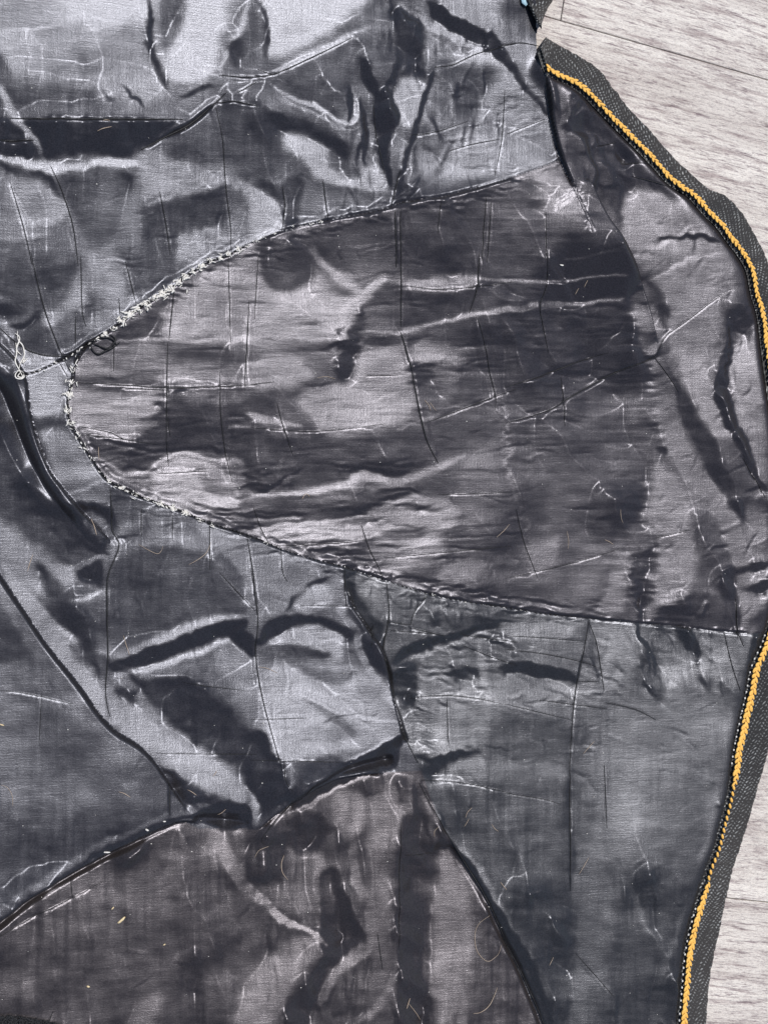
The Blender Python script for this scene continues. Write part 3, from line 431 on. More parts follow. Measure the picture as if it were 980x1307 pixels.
    for s, a in ((1.6, 3.5), (4, 6), (11, 9), (30, 7)):
        nz = gblur(rs.randn(PH, PW // 2).astype(np.float32), s); nz = np.repeat(nz, 2, 1); nz = np.pad(nz, ((0, 0), (0, PW - nz.shape[1])), mode='edge'); tgt += a * nz / nz.std()
    return tgt
def bil(img, PX, PY):
    x = np.clip(PX + M0, 0, PW - 1.001); y = np.clip(PY + M0, 0, PH - 1.001); xi = x.astype(int); yi = y.astype(int); fx = x - xi; fy = y - yi
    return (img[yi, xi] * (1 - fx) + img[yi, xi + 1] * fx) * (1 - fy) + (img[yi + 1, xi] * (1 - fx) + img[yi + 1, xi + 1] * fx) * fy
c_a, c_n, c_s, AL = 0.0004, 0.0298, 0.0462, 0.13       # how the satin answers the sun at a slope
def solve(X, Y, H0, Tg, Wt, h, dx, iters, mu=0.35, lim=0.05, cap=0.75, first=False):
    V = np.stack([CAMP[0] - X, CAMP[1] - Y, CAMP[2] + 0 * X], -1); V /= np.linalg.norm(V, axis=-1, keepdims=True)
    Hv = V + LDIR; Hv /= np.linalg.norm(Hv, axis=-1, keepdims=True); Hx, Hy, Hz = [Hv[..., i].astype(np.float32) for i in range(3)]
    ny, nx = X.shape
    wx = np.fft.rfftfreq(nx) * 2 * np.pi; wy = np.fft.fftfreq(ny) * 2 * np.pi; WX, WY = np.meshgrid(wx, wy)
    # forward difference operators, periodic
    DX = (np.exp(1j * WX) - 1) / dx; DY = (np.exp(1j * WY) - 1) / dx
    den = np.abs(DX)**2 + np.abs(DY)**2; den0 = den + (2 * np.pi / 0.25)**2 * 0.02; damp = 1 / (1 + (den * dx * dx) * 0.05)
    if first:
        # begin with every fold leaning the same way, away from the light
        sx = Hx / Hz; sy = Hy / Hz; ux, uy = DIRU
        a2 = AL * AL; Dt = np.clip((Tg**2.2 - 0.044) / c_s, 0.25, 1 / (math.pi * a2)); dn = np.sqrt(a2 / (math.pi * Dt)); nh2 = np.clip((1 - dn) / (1 - a2), 0.5, 1)
        r = np.sqrt(1 / nh2 - 1); P0 = (-sx + ux * r) * (Wt > 0); Q0 = (-sy + uy * r) * (Wt > 0)
        h = np.fft.irfft2((np.conj(DX) * np.fft.rfft2(P0) + np.conj(DY) * np.fft.rfft2(Q0)) / den0 / (1 + 600 / (den + 1)), s=(ny, nx)).astype(np.float32)
    for it in range(iters):
        H = H0 + h; fr = it / max(1, iters - 1)
        p = (np.roll(H, -1, 1) - H) / dx; q = (np.roll(H, -1, 0) - H) / dx
        m2 = 1 + p * p + q * q; m = np.sqrt(m2)
        nh = (-Hx * p - Hy * q + Hz) / m; nl = (-LDIR[0] * p - LDIR[1] * q + LDIR[2]) / m
        a2 = AL * AL; dn = nh * nh * (a2 - 1) + 1; D = a2 / (math.pi * dn * dn); dD = D * -2 * (2 * nh * (a2 - 1)) / dn
        y = c_a + c_n * np.maximum(nl, 0) + c_s * D; g = y**(1 / 2.2); gy = g / (2.2 * y)
        dnl = (nl > 0)
        gp = gy * (c_n * dnl * (-LDIR[0] / m - nl * p / m2) + c_s * dD * (-Hx / m - nh * p / m2))
        gq = gy * (c_n * dnl * (-LDIR[1] / m - nl * q / m2) + c_s * dD * (-Hy / m - nh * q / m2))
        e = Tg - g; k = Wt * e / (gp * gp + gq * gq + mu)
        dp = k * gp; dq = k * gq; mg = np.sqrt(dp * dp + dq * dq) + 1e-9; s = np.minimum(1, lim / mg); dp *= s; dq *= s; sgm = SG[0] * (1 - fr) + SG[1] * fr; dp = gblur(dp, sgm); dq = gblur(dq, sgm)
        P2 = p + dp * REG[3]; Q2 = q + dq * REG[3]
        mg = np.sqrt(P2 * P2 + Q2 * Q2) + 1e-9; s = np.where(Wt > 0.6, np.minimum(1, cap / mg), 1); P2 = P2 * s; Q2 = Q2 * s
        dP = P2 - p; dQ = Q2 - q
        h = h + np.fft.irfft2(((np.conj(DX) * np.fft.rfft2(dP) + np.conj(DY) * np.fft.rfft2(dQ)) / den0) , s=(ny, nx)).astype(np.float32)
        h = np.fft.irfft2(np.fft.rfft2(h) / (1 + LAM * (1 - 0.8 * fr) * (den * dx * dx)**2) * damp**REG[2] * (1 - REG[0] / (1 + den / REG[1])), s=(ny, nx)).astype(np.float32)
    return h, float(np.sqrt((Wt * e * e).mean())), g
def sample_rel(Hs, X, Y):
    x0, y0, d, a = Hs; fx = np.clip((X - x0) / d, 0, a.shape[1] - 1.001); fy = np.clip((Y - y0) / d, 0, a.shape[0] - 1.001); i = fx.astype(int) if hasattr(fx, 'astype') else int(fx); j = fy.astype(int) if hasattr(fy, 'astype') else int(fy); u_ = fx - i; v_ = fy - j
    return (a[j, i] * (1 - u_) + a[j, i + 1] * u_) * (1 - v_) + (a[j + 1, i] * (1 - u_) + a[j + 1, i + 1] * u_) * v_
def on_cloth(px, py):
    z = 0.0
    for _ in range(4): p = at(px, py, z); z = float(sample_rel(HS, np.float64(p[0]), np.float64(p[1])))
    return at(px, py, z)
SG = (1.0, 0.5); LAM = 0.012; DIRU = (0.42, 0.907)
ITS = ((4, 160), (2, 90), (1, 50)); REG = (0.025, 1200, 0.07, 1.6)
def build_relief(dxf=0.00068):
    X0, X1, Y0, Y1 = -0.280, 0.310, -0.370, 0.370
    tgt = micro(paint_map()); hb, wgt = relief_base()
    h = None; Hs = None
    for lv, it in ITS:
        dx = dxf * lv; nx = int(round((X1 - X0) / (dxf * 4))) * 4 // lv; ny = int(round((Y1 - Y0) / (dxf * 4))) * 4 // lv
        Xc, Yc = np.meshgrid(X0 + dx * np.arange(nx), Y0 + dx * np.arange(ny)); Zs = 0.0 if Hs is None else sample_rel(Hs, Xc, Yc); PX, PY = to_px(Xc, Yc, Zs)
        tb = gblur(tgt, 0.5 * lv if lv > 1 else 0.3); hbb = gblur(hb, 0.5 * lv) if lv > 1 else hb
        # cells sit half a step off their vertex
        PXc, PYc = to_px(Xc + dx / 2, Yc + dx / 2, Zs)
        Tg = np.clip(bil(tb, PXc, PYc), 44, 208).astype(np.float32) / 255; Wt = bil(wgt, PXc, PYc).astype(np.float32)
        inb = (PX > -45) & (PX < 1025) & (PY > -45) & (PY < 1352); Wt = Wt * inb
        H0 = bil(hbb, PX, PY).astype(np.float32)
        # fade to the border so that the plan wraps
        first = h is None
        if h is None: h = np.zeros((ny, nx), np.float32)
        else:
            yy = np.clip(np.arange(ny) / 2, 0, h.shape[0] - 1.001); xx = np.clip(np.arange(nx) / 2, 0, h.shape[1] - 1.001)
            yi = yy.astype(int)[:, None]; xi = xx.astype(int)[None]; fy = (yy - yy.astype(int))[:, None]; fx = (xx - xx.astype(int))[None]
            h = ((h[yi, xi] * (1 - fx) + h[yi, xi + 1] * fx) * (1 - fy) + (h[yi + 1, xi] * (1 - fx) + h[yi + 1, xi + 1] * fx) * fy).astype(np.float32)
        h, err, g = solve(Xc, Yc, H0, Tg, Wt, h, dx, it, first=first)
        if lv == 4:
            full = H0 + h; vis = (PX > 0) & (PX < 950) & (PY > 0) & (PY < 1300); med = float(np.median(full[vis])); h -= med
            lowz = np.clip(full - med, -0.02, 0.03); Hs = (X0, Y0, dx, gblur(lowz, 5.0))
        print('relief', lv, h.shape, round(err, 4), float(h.min()), float(h.max()))
    global HS; HS = Hs
    return Xc, Yc, H0 + h, PX, PY, Tg, g, dx
C = sc.collection
def link(name, me, mat=None, parent=None, loc=(0, 0, 0), smooth=True):
    o = bpy.data.objects.new(name, me); C.objects.link(o); o.location = loc
    if mat: me.materials.append(mat)
    if parent: o.parent = parent
    return o
def mesh_np(name, V, F, smooth=True):
    me = bpy.data.meshes.new(name); me.vertices.add(len(V)); me.vertices.foreach_set('co', np.asarray(V, np.float32).ravel())
    k = F.shape[1]; me.loops.add(F.size); me.loops.foreach_set('vertex_index', F.ravel().astype(np.int32))
    me.polygons.add(len(F)); me.polygons.foreach_set('loop_start', np.arange(0, F.size, k, dtype=np.int32))
    me.polygons.foreach_set('loop_total', np.full(len(F), k, np.int32)); me.update(calc_edges=True)
    me.polygons.foreach_set('use_smooth', np.full(len(F), smooth)); return me
def tag(o, label, cat, group=None):
    o['label'] = label; o['category'] = cat
    if group: o['group'] = group

# ---------------- materials ----------------
def wood_material():
    m, nt, b = new_mat('whitewashed_oak_laminate', (0.5, 0.47, 0.44), 0.5, 0.35)
    N = nt.nodes.new; L = nt.links.new
    tc = N('ShaderNodeTexCoord'); oi = N('ShaderNodeObjectInfo')
    off = N('ShaderNodeVectorMath'); off.operation = 'ADD'; L(tc.outputs['Object'], off.inputs[0]); L(oi.outputs['Location'], off.inputs[1])
    def noise(scale, det, ro=0.55, dis=0.0):
        mp = N('ShaderNodeMapping'); mp.inputs['Scale'].default_value = scale; L(off.outputs[0], mp.inputs[0])
        n = N('ShaderNodeTexNoise'); n.inputs['Scale'].default_value = 1; n.inputs['Detail'].default_value = det; n.inputs['Roughness'].default_value = ro; n.inputs['Distortion'].default_value = dis
        L(mp.outputs[0], n.inputs['Vector']); return n
    def ramp(n, a, ca, b_, cb):
        r = N('ShaderNodeValToRGB'); r.color_ramp.elements[0].position = a; r.color_ramp.elements[0].color = (*ca, 1); r.color_ramp.elements[1].position = b_; r.color_ramp.elements[1].color = (*cb, 1)
        L(n.outputs[0], r.inputs[0]); return r
    def mix(t, fac, A, B):
        x = N('ShaderNodeMix'); x.data_type = 'RGBA'; x.blend_type = t; x.inputs[0].default_value = fac if isinstance(fac, float) else 1
        if not isinstance(fac, float): L(fac, x.inputs[0])
        for k, q in ((6, A), (7, B)):
            if isinstance(q, tuple): x.inputs[k].default_value = (*q, 1)
            else: L(q, x.inputs[k])
        return x.outputs[2]
    fine = noise((75, 620, 300), 5, 0.72, 0.35); mid = noise((22, 230, 100), 6, 0.68, 0.5); big = noise((6, 40, 20), 5, 0.6, 0.8); spk = noise((480, 1150, 600), 3, 0.7)
    c = ramp(big, 0.3, (0.63, 0.565, 0.51), 0.7, (0.86, 0.80, 0.725)).outputs[0]
    c = mix('MULTIPLY', 0.85, c, ramp(mid, 0.36, (0.52, 0.46, 0.48), 0.50, (1, 1, 1)).outputs[0])
    c = mix('MULTIPLY', 0.85, c, ramp(fine, 0.36, (0.36, 0.30, 0.34), 0.47, (1, 1, 1)).outputs[0])
    c = mix('MULTIPLY', 0.5, c, ramp(spk, 0.35, (0.5, 0.47, 0.5), 0.52, (1, 1, 1)).outputs[0])
    L(c, b.inputs['Base Color'])
    ad = N('ShaderNodeMath'); ad.operation = 'ADD'; L(fine.outputs[0], ad.inputs[0]); L(mid.outputs[0], ad.inputs[1])
    ad2 = N('ShaderNodeMath'); ad2.operation = 'MULTIPLY_ADD'; L(spk.outputs[0], ad2.inputs[0]); ad2.inputs[1].default_value = 0.7; L(ad.outputs[0], ad2.inputs[2])
    bp = N('ShaderNodeBump'); bp.inputs['Strength'].default_value = 1.0; bp.inputs['Distance'].default_value = 0.0011; L(ad2.outputs[0], bp.inputs['Height']); L(bp.outputs[0], b.inputs['Normal'])
    return m
def tape_material():
    m, nt, b = new_mat('black_woven_tape', (0.02, 0.021, 0.022), 0.55, 0.4)
    N = nt.nodes.new; L = nt.links.new
    at_ = N('ShaderNodeAttribute'); at_.attribute_name = 'yarn'
    tc = N('ShaderNodeTexCoord'); n = N('ShaderNodeTexNoise'); n.inputs['Scale'].default_value = 900; L(tc.outputs['Object'], n.inputs['Vector'])
    n2 = N('ShaderNodeTexNoise'); n2.inputs['Scale'].default_value = 60; L(tc.outputs['Object'], n2.inputs['Vector'])
    mu = N('ShaderNodeMath'); mu.operation = 'MULTIPLY'; L(at_.outputs['Fac'], mu.inputs[0]); L(n.outputs[0], mu.inputs[1])
    mu2 = N('ShaderNodeMath'); mu2.operation = 'MULTIPLY'; L(mu.outputs[0], mu2.inputs[0]); L(n2.outputs[0], mu2.inputs[1])
    r = N('ShaderNodeValToRGB'); r.color_ramp.elements[0].position = 0.06; r.color_ramp.elements[0].color = (0.006, 0.006, 0.007, 1); r.color_ramp.elements[1].position = 0.27; r.color_ramp.elements[1].color = (0.42, 0.43, 0.42, 1)
    L(mu2.outputs[0], r.inputs[0]); L(r.outputs[0], b.inputs['Base Color'])
    bp = N('ShaderNodeBump'); bp.inputs['Strength'].default_value = 0.5; bp.inputs['Distance'].default_value = 0.0002; L(n.outputs[0], bp.inputs['Height']); L(bp.outputs[0], b.inputs['Normal'])
    return m
def thread_material(name, col, col2, rough=0.6, sc_=1500):
    m, nt, b = new_mat(name, col, rough, 0.3); N = nt.nodes.new; L = nt.links.new
    tc = N('ShaderNodeTexCoord'); n = N('ShaderNodeTexNoise'); n.inputs['Scale'].default_value = sc_; n.inputs['Detail'].default_value = 3; L(tc.outputs['Object'], n.inputs['Vector'])
    r = N('ShaderNodeValToRGB'); r.color_ramp.elements[0].position = 0.35; r.color_ramp.elements[0].color = (*col2, 1); r.color_ramp.elements[1].position = 0.6; r.color_ramp.elements[1].color = (*col, 1)
    L(n.outputs[0], r.inputs[0]); L(r.outputs[0], b.inputs['Base Color'])
    bp = N('ShaderNodeBump'); bp.inputs['Strength'].default_value = 0.7; bp.inputs['Distance'].default_value = 0.0003; L(n.outputs[0], bp.inputs['Height']); L(bp.outputs[0], b.inputs['Normal'])
    return m
M_lin = lining_material(); M_gus = lining_material('black_satin_cut_across', (0.022, 0.0195, 0.021), (0.915, 0.895, 1.0)); M_fro = lining_material('black_satin_grey_weft', (0.021, 0.0205, 0.0215), (0.88, 0.90, 1.0)); M_hem = lining_material('black_satin_brown_weft', (0.024, 0.0205, 0.0205), (0.93, 0.885, 0.97)); M_wood = wood_material(); M_tape = tape_material()
M_yel = thread_material('golden_yellow_thread', (0.93, 0.56, 0.14), (0.74, 0.36, 0.05)); M_blk = thread_material('black_sewing_thread', (0.02, 0.02, 0.022), (0.008, 0.008, 0.009), 0.5)
M_peach = thread_material('peach_thread', (0.85, 0.5, 0.25), (0.7, 0.35, 0.15)); M_lint = thread_material('white_lint', (0.85, 0.82, 0.76), (0.55, 0.52, 0.48), 0.9)
M_hair = thread_material('pale_hair', (0.5, 0.40, 0.31), (0.36, 0.27, 0.2), 0.4); M_straw = thread_material('straw', (0.75, 0.62, 0.38), (0.6, 0.45, 0.25)); M_dark, _, _ = new_mat('board_core', (0.05, 0.04, 0.035), 0.9, 0.2)
M_blue = thread_material('pale_blue_card', (0.55, 0.78, 0.85), (0.5, 0.72, 0.8))

# ---------------- floor of laminate planks ----------------
ZF = -0.029
a1, a2 = at(705, 22, ZF), at(980, 103, ZF); b1, b2 = at(925, 1147, ZF), at(980, 1151, ZF)
PA = math.atan2(a2[1] - a1[1], a2[0] - a1[0]); PB = math.atan2(b2[1] - b1[1], b2[0] - b1[0]); print('plank angles', math.degrees(PA), math.degrees(PB))
PHI = 0.8 * PA + 0.2 * PB
u = np.array([math.cos(PHI), math.sin(PHI)]); v = np.array([-math.sin(PHI), math.cos(PHI)])
amid = (a1 + a2)[:2] / 2; jv1 = float(amid @ v); jv2 = float(((b1 + b2)[:2] / 2) @ v); PWD = (jv1 - jv2) / 3
print('plank width', PWD)
bm = bmesh.new()
for sx, sy in ((-1, -1), (1, -1), (1, 1), (-1, 1)): bm.verts.new((sx * 1.2, sy * 1.2, ZF - 0.0095))
bm.faces.new(bm.verts); me = bpy.data.meshes.new('floor'); bm.to_mesh(me); floor = link('floor', me, M_dark); floor['kind'] = 'structure'
def plank_mesh(L_, W_, T_=0.008):
    bm = bmesh.new(); bmesh.ops.create_cube(bm, size=1); bmesh.ops.scale(bm, vec=(L_, W_, T_), verts=bm.verts)
    bmesh.ops.translate(bm, vec=(0, 0, -T_ / 2), verts=bm.verts)
    es = [e for e in bm.edges if all(q.co.z > -1e-6 for q in e.verts)]; bmesh.ops.bevel(bm, geom=es, offset=0.0007, segments=2, affect='EDGES', profile=0.6)
    me = bpy.data.meshes.new('plank'); bm.to_mesh(me); bm.free(); me.materials.append(M_wood); return me
PLEN = 1.1; pm = plank_mesh(PLEN - 0.0006, PWD - 0.0006); e0 = float(at(718, 10, ZF)[:2] @ u)
pr = random.Random(4); first = None
for k in range(-3, 7):
    off_u = e0 if k == 3 else e0 + pr.uniform(0.25, 0.85) * PLEN
    for j in range(-2, 2):
        cu = off_u + (j + 0.5) * PLEN; cv = jv2 + (k + 0.5) * PWD; pxy = u * cu + v * cv
        if first is None: o = link('plank', pm, None, floor, (pxy[0], pxy[1], ZF)); first = o
        else: o = first.copy(); C.objects.link(o); o.parent = floor; o.location = (pxy[0], pxy[1], ZF)
        o.rotation_euler = (0, 0, PHI); 

# ---------------- the garment ----------------
X, Y, H, PX, PY, Tg_, g_, dx = build_relief()
coat = bpy.data.objects.new('jacket', None); C.objects.link(coat); coat.location = (0, 0, ZF)
tag(coat, 'crumpled black satin jacket lining spread on pale wood, its tape edge trimmed in yellow', 'jacket')
INNER_A = [(690, 60), (701, 88), (725, 100), (745, 112), (768, 135), (790, 158), (815, 183), (838, 207), (860, 231), (885, 248), (905, 270), (920, 285), (935, 305), (950, 325), (960, 345), (966, 375), (973, 399), (977, 426), (981, 460), (992, 540), (1000, 620), (1002, 700), (994, 760), (982, 815), (966, 852), (959, 886), (950, 926), (943, 960), (939, 990), (934, 1020), (926, 1052), (918, 1085), (909, 1108), (899, 1142), (891, 1169), (884, 1196), (879, 1226), (876, 1263), (873, 1300), (872, 1345)]
OUTER_A = [(672, 40), (697, 46), (718, 57), (745, 72), (767, 88), (785, 112), (802, 135), (828, 162), (852, 190), (880, 218), (906, 240), (930, 250), (950, 272), (960, 290), (972, 312), (984, 340), (996, 372), (1004, 399), (1009, 426), (1014, 460), (1026, 540), (1034, 620), (1036, 700), (1028, 760), (1014, 815), (1003, 852), (996, 886), (986, 926), (979, 960), (971, 990), (962, 1022), (952, 1056), (941, 1089), (934, 1112), (926, 1147), (921, 1170), (914, 1204), (907, 1238), (903, 1270), (901, 1300), (899, 1345)]
def hz(px, py):
    """height of the cloth under a point of the plan"""
    p = on_cloth(px, py); i = int(round((p[0] - X[0, 0]) / dx)); j = int(round((p[1] - Y[0, 0]) / dx))
    return float(H[min(max(j, 0), H.shape[0] - 1), min(max(i, 0), H.shape[1] - 1)])
inner = spline(INNER_A, False, 2.0)
outline = np.concatenate([[(-200, -200), (-200, 1500), (872, 1500)], inner[::-1], [(692, 30), (688, -20), (686, -200)]])
fy, fx = np.mgrid[0:H.shape[0] - 1, 0:H.shape[1] - 1]
cx = (PX[:-1, :-1] + PX[1:, 1:]) / 2; cy = (PY[:-1, :-1] + PY[1:, 1:]) / 2
def ins(poly): return inside(np.array(poly, float), cx, cy)
keep = ins(outline) & (cx > -70) & (cy > -75) & (cy < 1345)
# cloth level meets the tape along its edge
pi_ = inner[(inner[:, 0] > 698)][::2]
dd, AA, LLn, sg = dist_line(pi_, 0, PW, 0, PH, True); dE = bil(dd, PX, PY); aE = bil(AA, PX, PY)
lp = np.concatenate([[0], np.cumsum(np.linalg.norm(np.diff(pi_, axis=0), axis=1))])
H = np.maximum(H, ZF + 0.003)
zp = np.array([hz(*(q + np.array([-6, 0]))) for q in pi_]); kk = np.hanning(33); kk /= kk.sum(); zp[:10] = zp[12]; zp = np.convolve(np.pad(zp, 16, mode='edge'), kk, mode='valid')
zp = ZF + 0.003 + 0.97 * (np.maximum(zp, ZF + 0.003) - ZF - 0.003)
zE = np.interp(aE, lp, zp); f_ = np.exp(-(dE / 11)**2); H = H * (1 - f_) + zE * f_ - 0.0018 * np.exp(-(dE / 4.5)**2)
# under the raised top fold the cloth ends in a hanging edge
up = SEAM_UP + [(734, 232), (716, 185), (706, 140), (699, 90), (694, 30), (690, -20), (690, -300), (-300, -300), (-300, 420), (-20, 420), (18, 455)]
E1 = EDGES[1][3]; E4 = EDGES[4][3]
left_flap = [(-300, 420), (-20, 420), (18, 455), (34, 487), (38, 520), (48, 560), (64, 600), (82, 625), (108, 655), (146, 690), (120, 760), (60, 825), (0, 735), (-300, 700)]
backp = [(-300, 690), (-30, 690), (0, 735), (30, 780), (60, 825), (100, 875), (140, 928), (190, 965), (240, 1040)] + E4[::-1][1:] + [(-300, 1300)]
rimp = [(255, 1060), (330, 1060)] + [(355, 1040), (395, 1015), (440, 995), (500, 988), (540, 985)]
hemp = [(-300, 1320), (-30, 1205)] + E4[1:-1] + rimp + SEAM_DIAG[SEAM_DIAG.index((562, 1048)):] + [(700, 1500), (-300, 1500)]
lowr = SEAM_LO[SEAM_LO.index((436, 722)):] + [(1200, 812), (1200, 1500), (700, 1500)] + SEAM_DIAG[::-1]
lab = np.zeros(cx.shape, int)                                  # 0 = centre gusset
LOc = [(985, 810), (1200, 812), (1200, 1500), (-300, 1500), (-300, 500), (22, 478), (47, 473), (84, 456)]
below = SEAM_LO + LOc[1:]
lab[ins(below)] = 2; lab[ins(lowr)] = 5; lab[ins(hemp)] = 4; lab[ins(backp)] = 3; lab[ins(up)] = 1; lab[ins(left_flap)] = 6
nxH = H.shape[1]; idx = np.arange(H.size).reshape(H.shape)
quads = np.stack([idx[:-1, :-1], idx[:-1, 1:], idx[1:, 1:], idx[1:, :-1]], -1)
Vall = np.stack([X, Y, H - ZF], -1).reshape(-1, 3)
names = {0: 'gusset_panel', 1: 'upper_panel', 2: 'side_panel', 3: 'back_panel', 4: 'hem_panel', 5: 'front_panel', 6: 'sleeve_flap'}
for k, nm in names.items():
    q = quads[keep & (lab == k)]
    if len(q) == 0: continue
    us, inv = np.unique(q, return_inverse=True); me = mesh_np(nm, Vall[us], inv.reshape(q.shape)); link(nm, me, {0: M_gus, 5: M_fro, 4: M_hem}.get(k, M_lin), coat)
print('cloth faces', int(keep.sum()), 'height', float(H[1:-1, 1:-1][keep[1:, 1:]].min()), float(H[1:-1, 1:-1][keep[1:, 1:]].max()))

# woven tape along the opening edge
def tape(name, inn, out, w_under=9, step=1.15, rows=40):
    a = spline(inn, False, 3); b = spline(out, False, 3)
    def res(p, n):
        l = np.concatenate([[0], np.cumsum(np.linalg.norm(np.diff(p, axis=0), axis=1))]); t = np.linspace(0, l[-1], n); return np.stack([np.interp(t, l, p[:, 0]), np.interp(t, l, p[:, 1])], -1)
    n = int(np.linalg.norm(np.diff(a, axis=0), axis=1).sum() / step)
    # pair up control points so the weave does not shear
    m = len(inn); ti = np.linspace(0, m - 1, n); cr = lambda pts: np.stack([np.interp(ti, np.linspace(0, m - 1, len(s_)), s_[:, k]) for k in (0, 1) for s_ in [spline_n(pts)]], -1)
    A_ = cr(inn); B_ = cr(out); V = []; yarn = []
    la_ = np.concatenate([[0], np.cumsum(np.linalg.norm(np.diff(A_, axis=0), axis=1))])
    zi = np.array([np.interp(lp[np.argmin(((pi_ - p)**2).sum(1))], lp, zp) for p in A_]) + 0.0004
    rs = np.random.RandomState(5); ed = np.convolve(rs.randn(n + 40), np.hanning(9) / 4.5, mode='valid')[:n]; ed = np.pad(ed, (0, n - len(ed)))
    wv = np.convolve(rs.randn(n + 200), np.hanning(90) / 12, mode='valid')[:n]; wv = np.pad(wv, (0, max(0, n - len(wv))))
    rs_w = rs.rand(997)
    for i in range(n):
        d = B_[i] - A_[i]; W_ = np.linalg.norm(d); dn = d / W_
        for j in range(rows):
            t = -w_under / W_ + (1 + w_under / W_) * j / (rows - 1)
            p = A_[i] + d * t
            if j >= rows - 2: p = p + dn * ed[i] * 0.9
            s_ = i * step; c = t * W_                    # in units along and across
            cc = c % 14; ph = s_ + (cc if cc < 7 else 14 - cc) * 0.9; yv = 0.5 + 0.5 * math.sin(2 * math.pi * ph / 4.8); yv *= 0.68 + 0.32 * math.cos(2 * math.pi * (c + 0.35 * s_) / 4.3); yv = yv ** 1.45 * (0.8 + 0.2 * math.sin(i * 0.37 + 3 * math.sin(i * 0.021) + j)) * (1 if rs_w[i % 997] > 0.12 else 0.3)
            z = zi[i] * (1 - max(t, 0)) ** 1.0 + (ZF + 0.0016) * max(t, 0) ** 1.0
            z = max(z, ZF + 0.0014) + 0.0011 + 0.0011 * math.sin(math.pi * min(max(t, 0), 1)) + 0.0005 * wv[i] * t
            z += 0.00045 * yv; 
            if t < 0: z -= 0.0022 * min(1, -t * W_ / 5)
            if j == rows - 1: z = ZF + 0.0002
            q = at(p[0], p[1], z); V.append((q[0], q[1], z - ZF)); yarn.append(yv)
    idx = np.arange(n * rows).reshape(n, rows); F = np.stack([idx[:-1, :-1], idx[:-1, 1:], idx[1:, 1:], idx[1:, :-1]], -1).reshape(-1, 4)
    me = mesh_np(name, np.array(V), F[:, ::-1] if True else F); at_ = me.attributes.new('yarn', 'FLOAT', 'POINT'); at_.data.foreach_set('value', np.array(yarn, np.float32))
    return link(name, me, M_tape, coat), A_, zi
def spline_n(pts, k=8):
    P_ = np.array(pts, float); n = len(P_); out = []
    for i in range(n - 1):
        a, b, c, d = P_[max(i - 1, 0)], P_[i], P_[i + 1], P_[min(i + 2, n - 1)]; t = np.linspace(0, 1, k, endpoint=False)[:, None]
        out.append(0.5 * ((2 * b) + (c - a) * t + (2 * a - 5 * b + 4 * c - d) * t**2 + (3 * b - a - 3 * c + d) * t**3))
    out.append(P_[-1][None]); return np.concatenate(out)
IN2 = INNER_A; OUT2 = [(x - 0.09 * (x - a), y - 0.09 * (y - b_)) if y < 480 else (x, y) for (x, y), (a, b_) in zip(OUTER_A[1:], INNER_A)]
assert len(OUT2) == len(IN2), (len(OUT2), len(IN2))
tp, TA, TZ = tape('woven_tape', IN2, OUT2)
t2, _, _ = tape('tape_end', [(664, -50), (672, -8), (684, 20), (691, 34)], [(722, -50), (713, -14), (698, 12), (691, 31)], 3)

# golden chain stitch along the inner edge of the tape
def bead_mesh(name, L_, W_, Hh, seg=8, rings=6, mat=None, wob=0.12, seed=0):
    r = random.Random(seed); bm = bmesh.new(); bmesh.ops.create_uvsphere(bm, u_segments=seg, v_segments=rings, radius=1)
    for q in bm.verts:
        t = q.co.x; q.co = Vector((q.co.x * L_ / 2 * (1 + r.uniform(-wob, wob) * .4), q.co.y * W_ / 2 * (1 + r.uniform(-wob, wob)) + 0.14 * W_ * t * t, q.co.z * Hh / 2))
    me = bpy.data.meshes.new(name); bm.to_mesh(me); bm.free()
    for p in me.polygons: p.use_smooth = True
    if mat: me.materials.append(mat)
    return me
U = 0.0005
braid_bm = bmesh.new()
def tube_bm(bm, pts, rad, sides=6, taper=True):
    pts = [Vector(p) for p in pts]; rings = []; n = len(pts)
    for i, p in enumerate(pts):
        d = (pts[min(i + 1, n - 1)] - pts[max(i - 1, 0)]).normalized(); a = d.cross(Vector((0, 0, 1)))
        a = a.normalized() if a.length > 1e-6 else Vector((1, 0, 0)); b = d.cross(a); r = rad * ((0.35 + 0.65 * math.sin(math.pi * (i + .5) / n)) if taper else 1)
        rings.append([bm.verts.new(p + a * math.cos(t) * r + b * math.sin(t) * r) for t in [2 * math.pi * k / sides for k in range(sides)]])
    for A_, B_ in zip(rings, rings[1:]):
        for k in range(sides): bm.faces.new((A_[k], A_[(k + 1) % sides], B_[(k + 1) % sides], B_[k]))
    bm.faces.new(rings[0]); bm.faces.new(rings[-1][::-1])
def bm_obj(name, bm, mat, parent=None):
    bmesh.ops.recalc_face_normals(bm, faces=bm.faces)
    me = bpy.data.meshes.new(name); bm.to_mesh(me); bm.free()
    for p in me.polygons: p.use_smooth = True
    return link(name, me, mat, parent)
la = np.concatenate([[0], np.cumsum(np.linalg.norm(np.diff(TA, axis=0), axis=1))])
def on_path(s, off=0.0, z=0.0):
    x = np.interp(s, la, TA[:, 0]); y = np.interp(s, la, TA[:, 1]); e = 2.0
    dx_ = np.interp(s + e, la, TA[:, 0]) - np.interp(s - e, la, TA[:, 0]); dy_ = np.interp(s + e, la, TA[:, 1]) - np.interp(s - e, la, TA[:, 1]); n = math.hypot(dx_, dy_) + 1e-9
    x2 = x - dy_ / n * off; y2 = y + dx_ / n * off                       # positive offset = towards the lining
    zz = max(np.interp(s, la, TZ), ZF + 0.0014) + 0.0011 + z
    q = at(x2, y2, zz); return Vector((q[0], q[1], zz - ZF)), math.atan2(-dy_, dx_), x2, y2
core_pts = [on_path(s, 0, 0.0006)[0] for s in np.arange(28, la[-1] - 5, 5.0)]

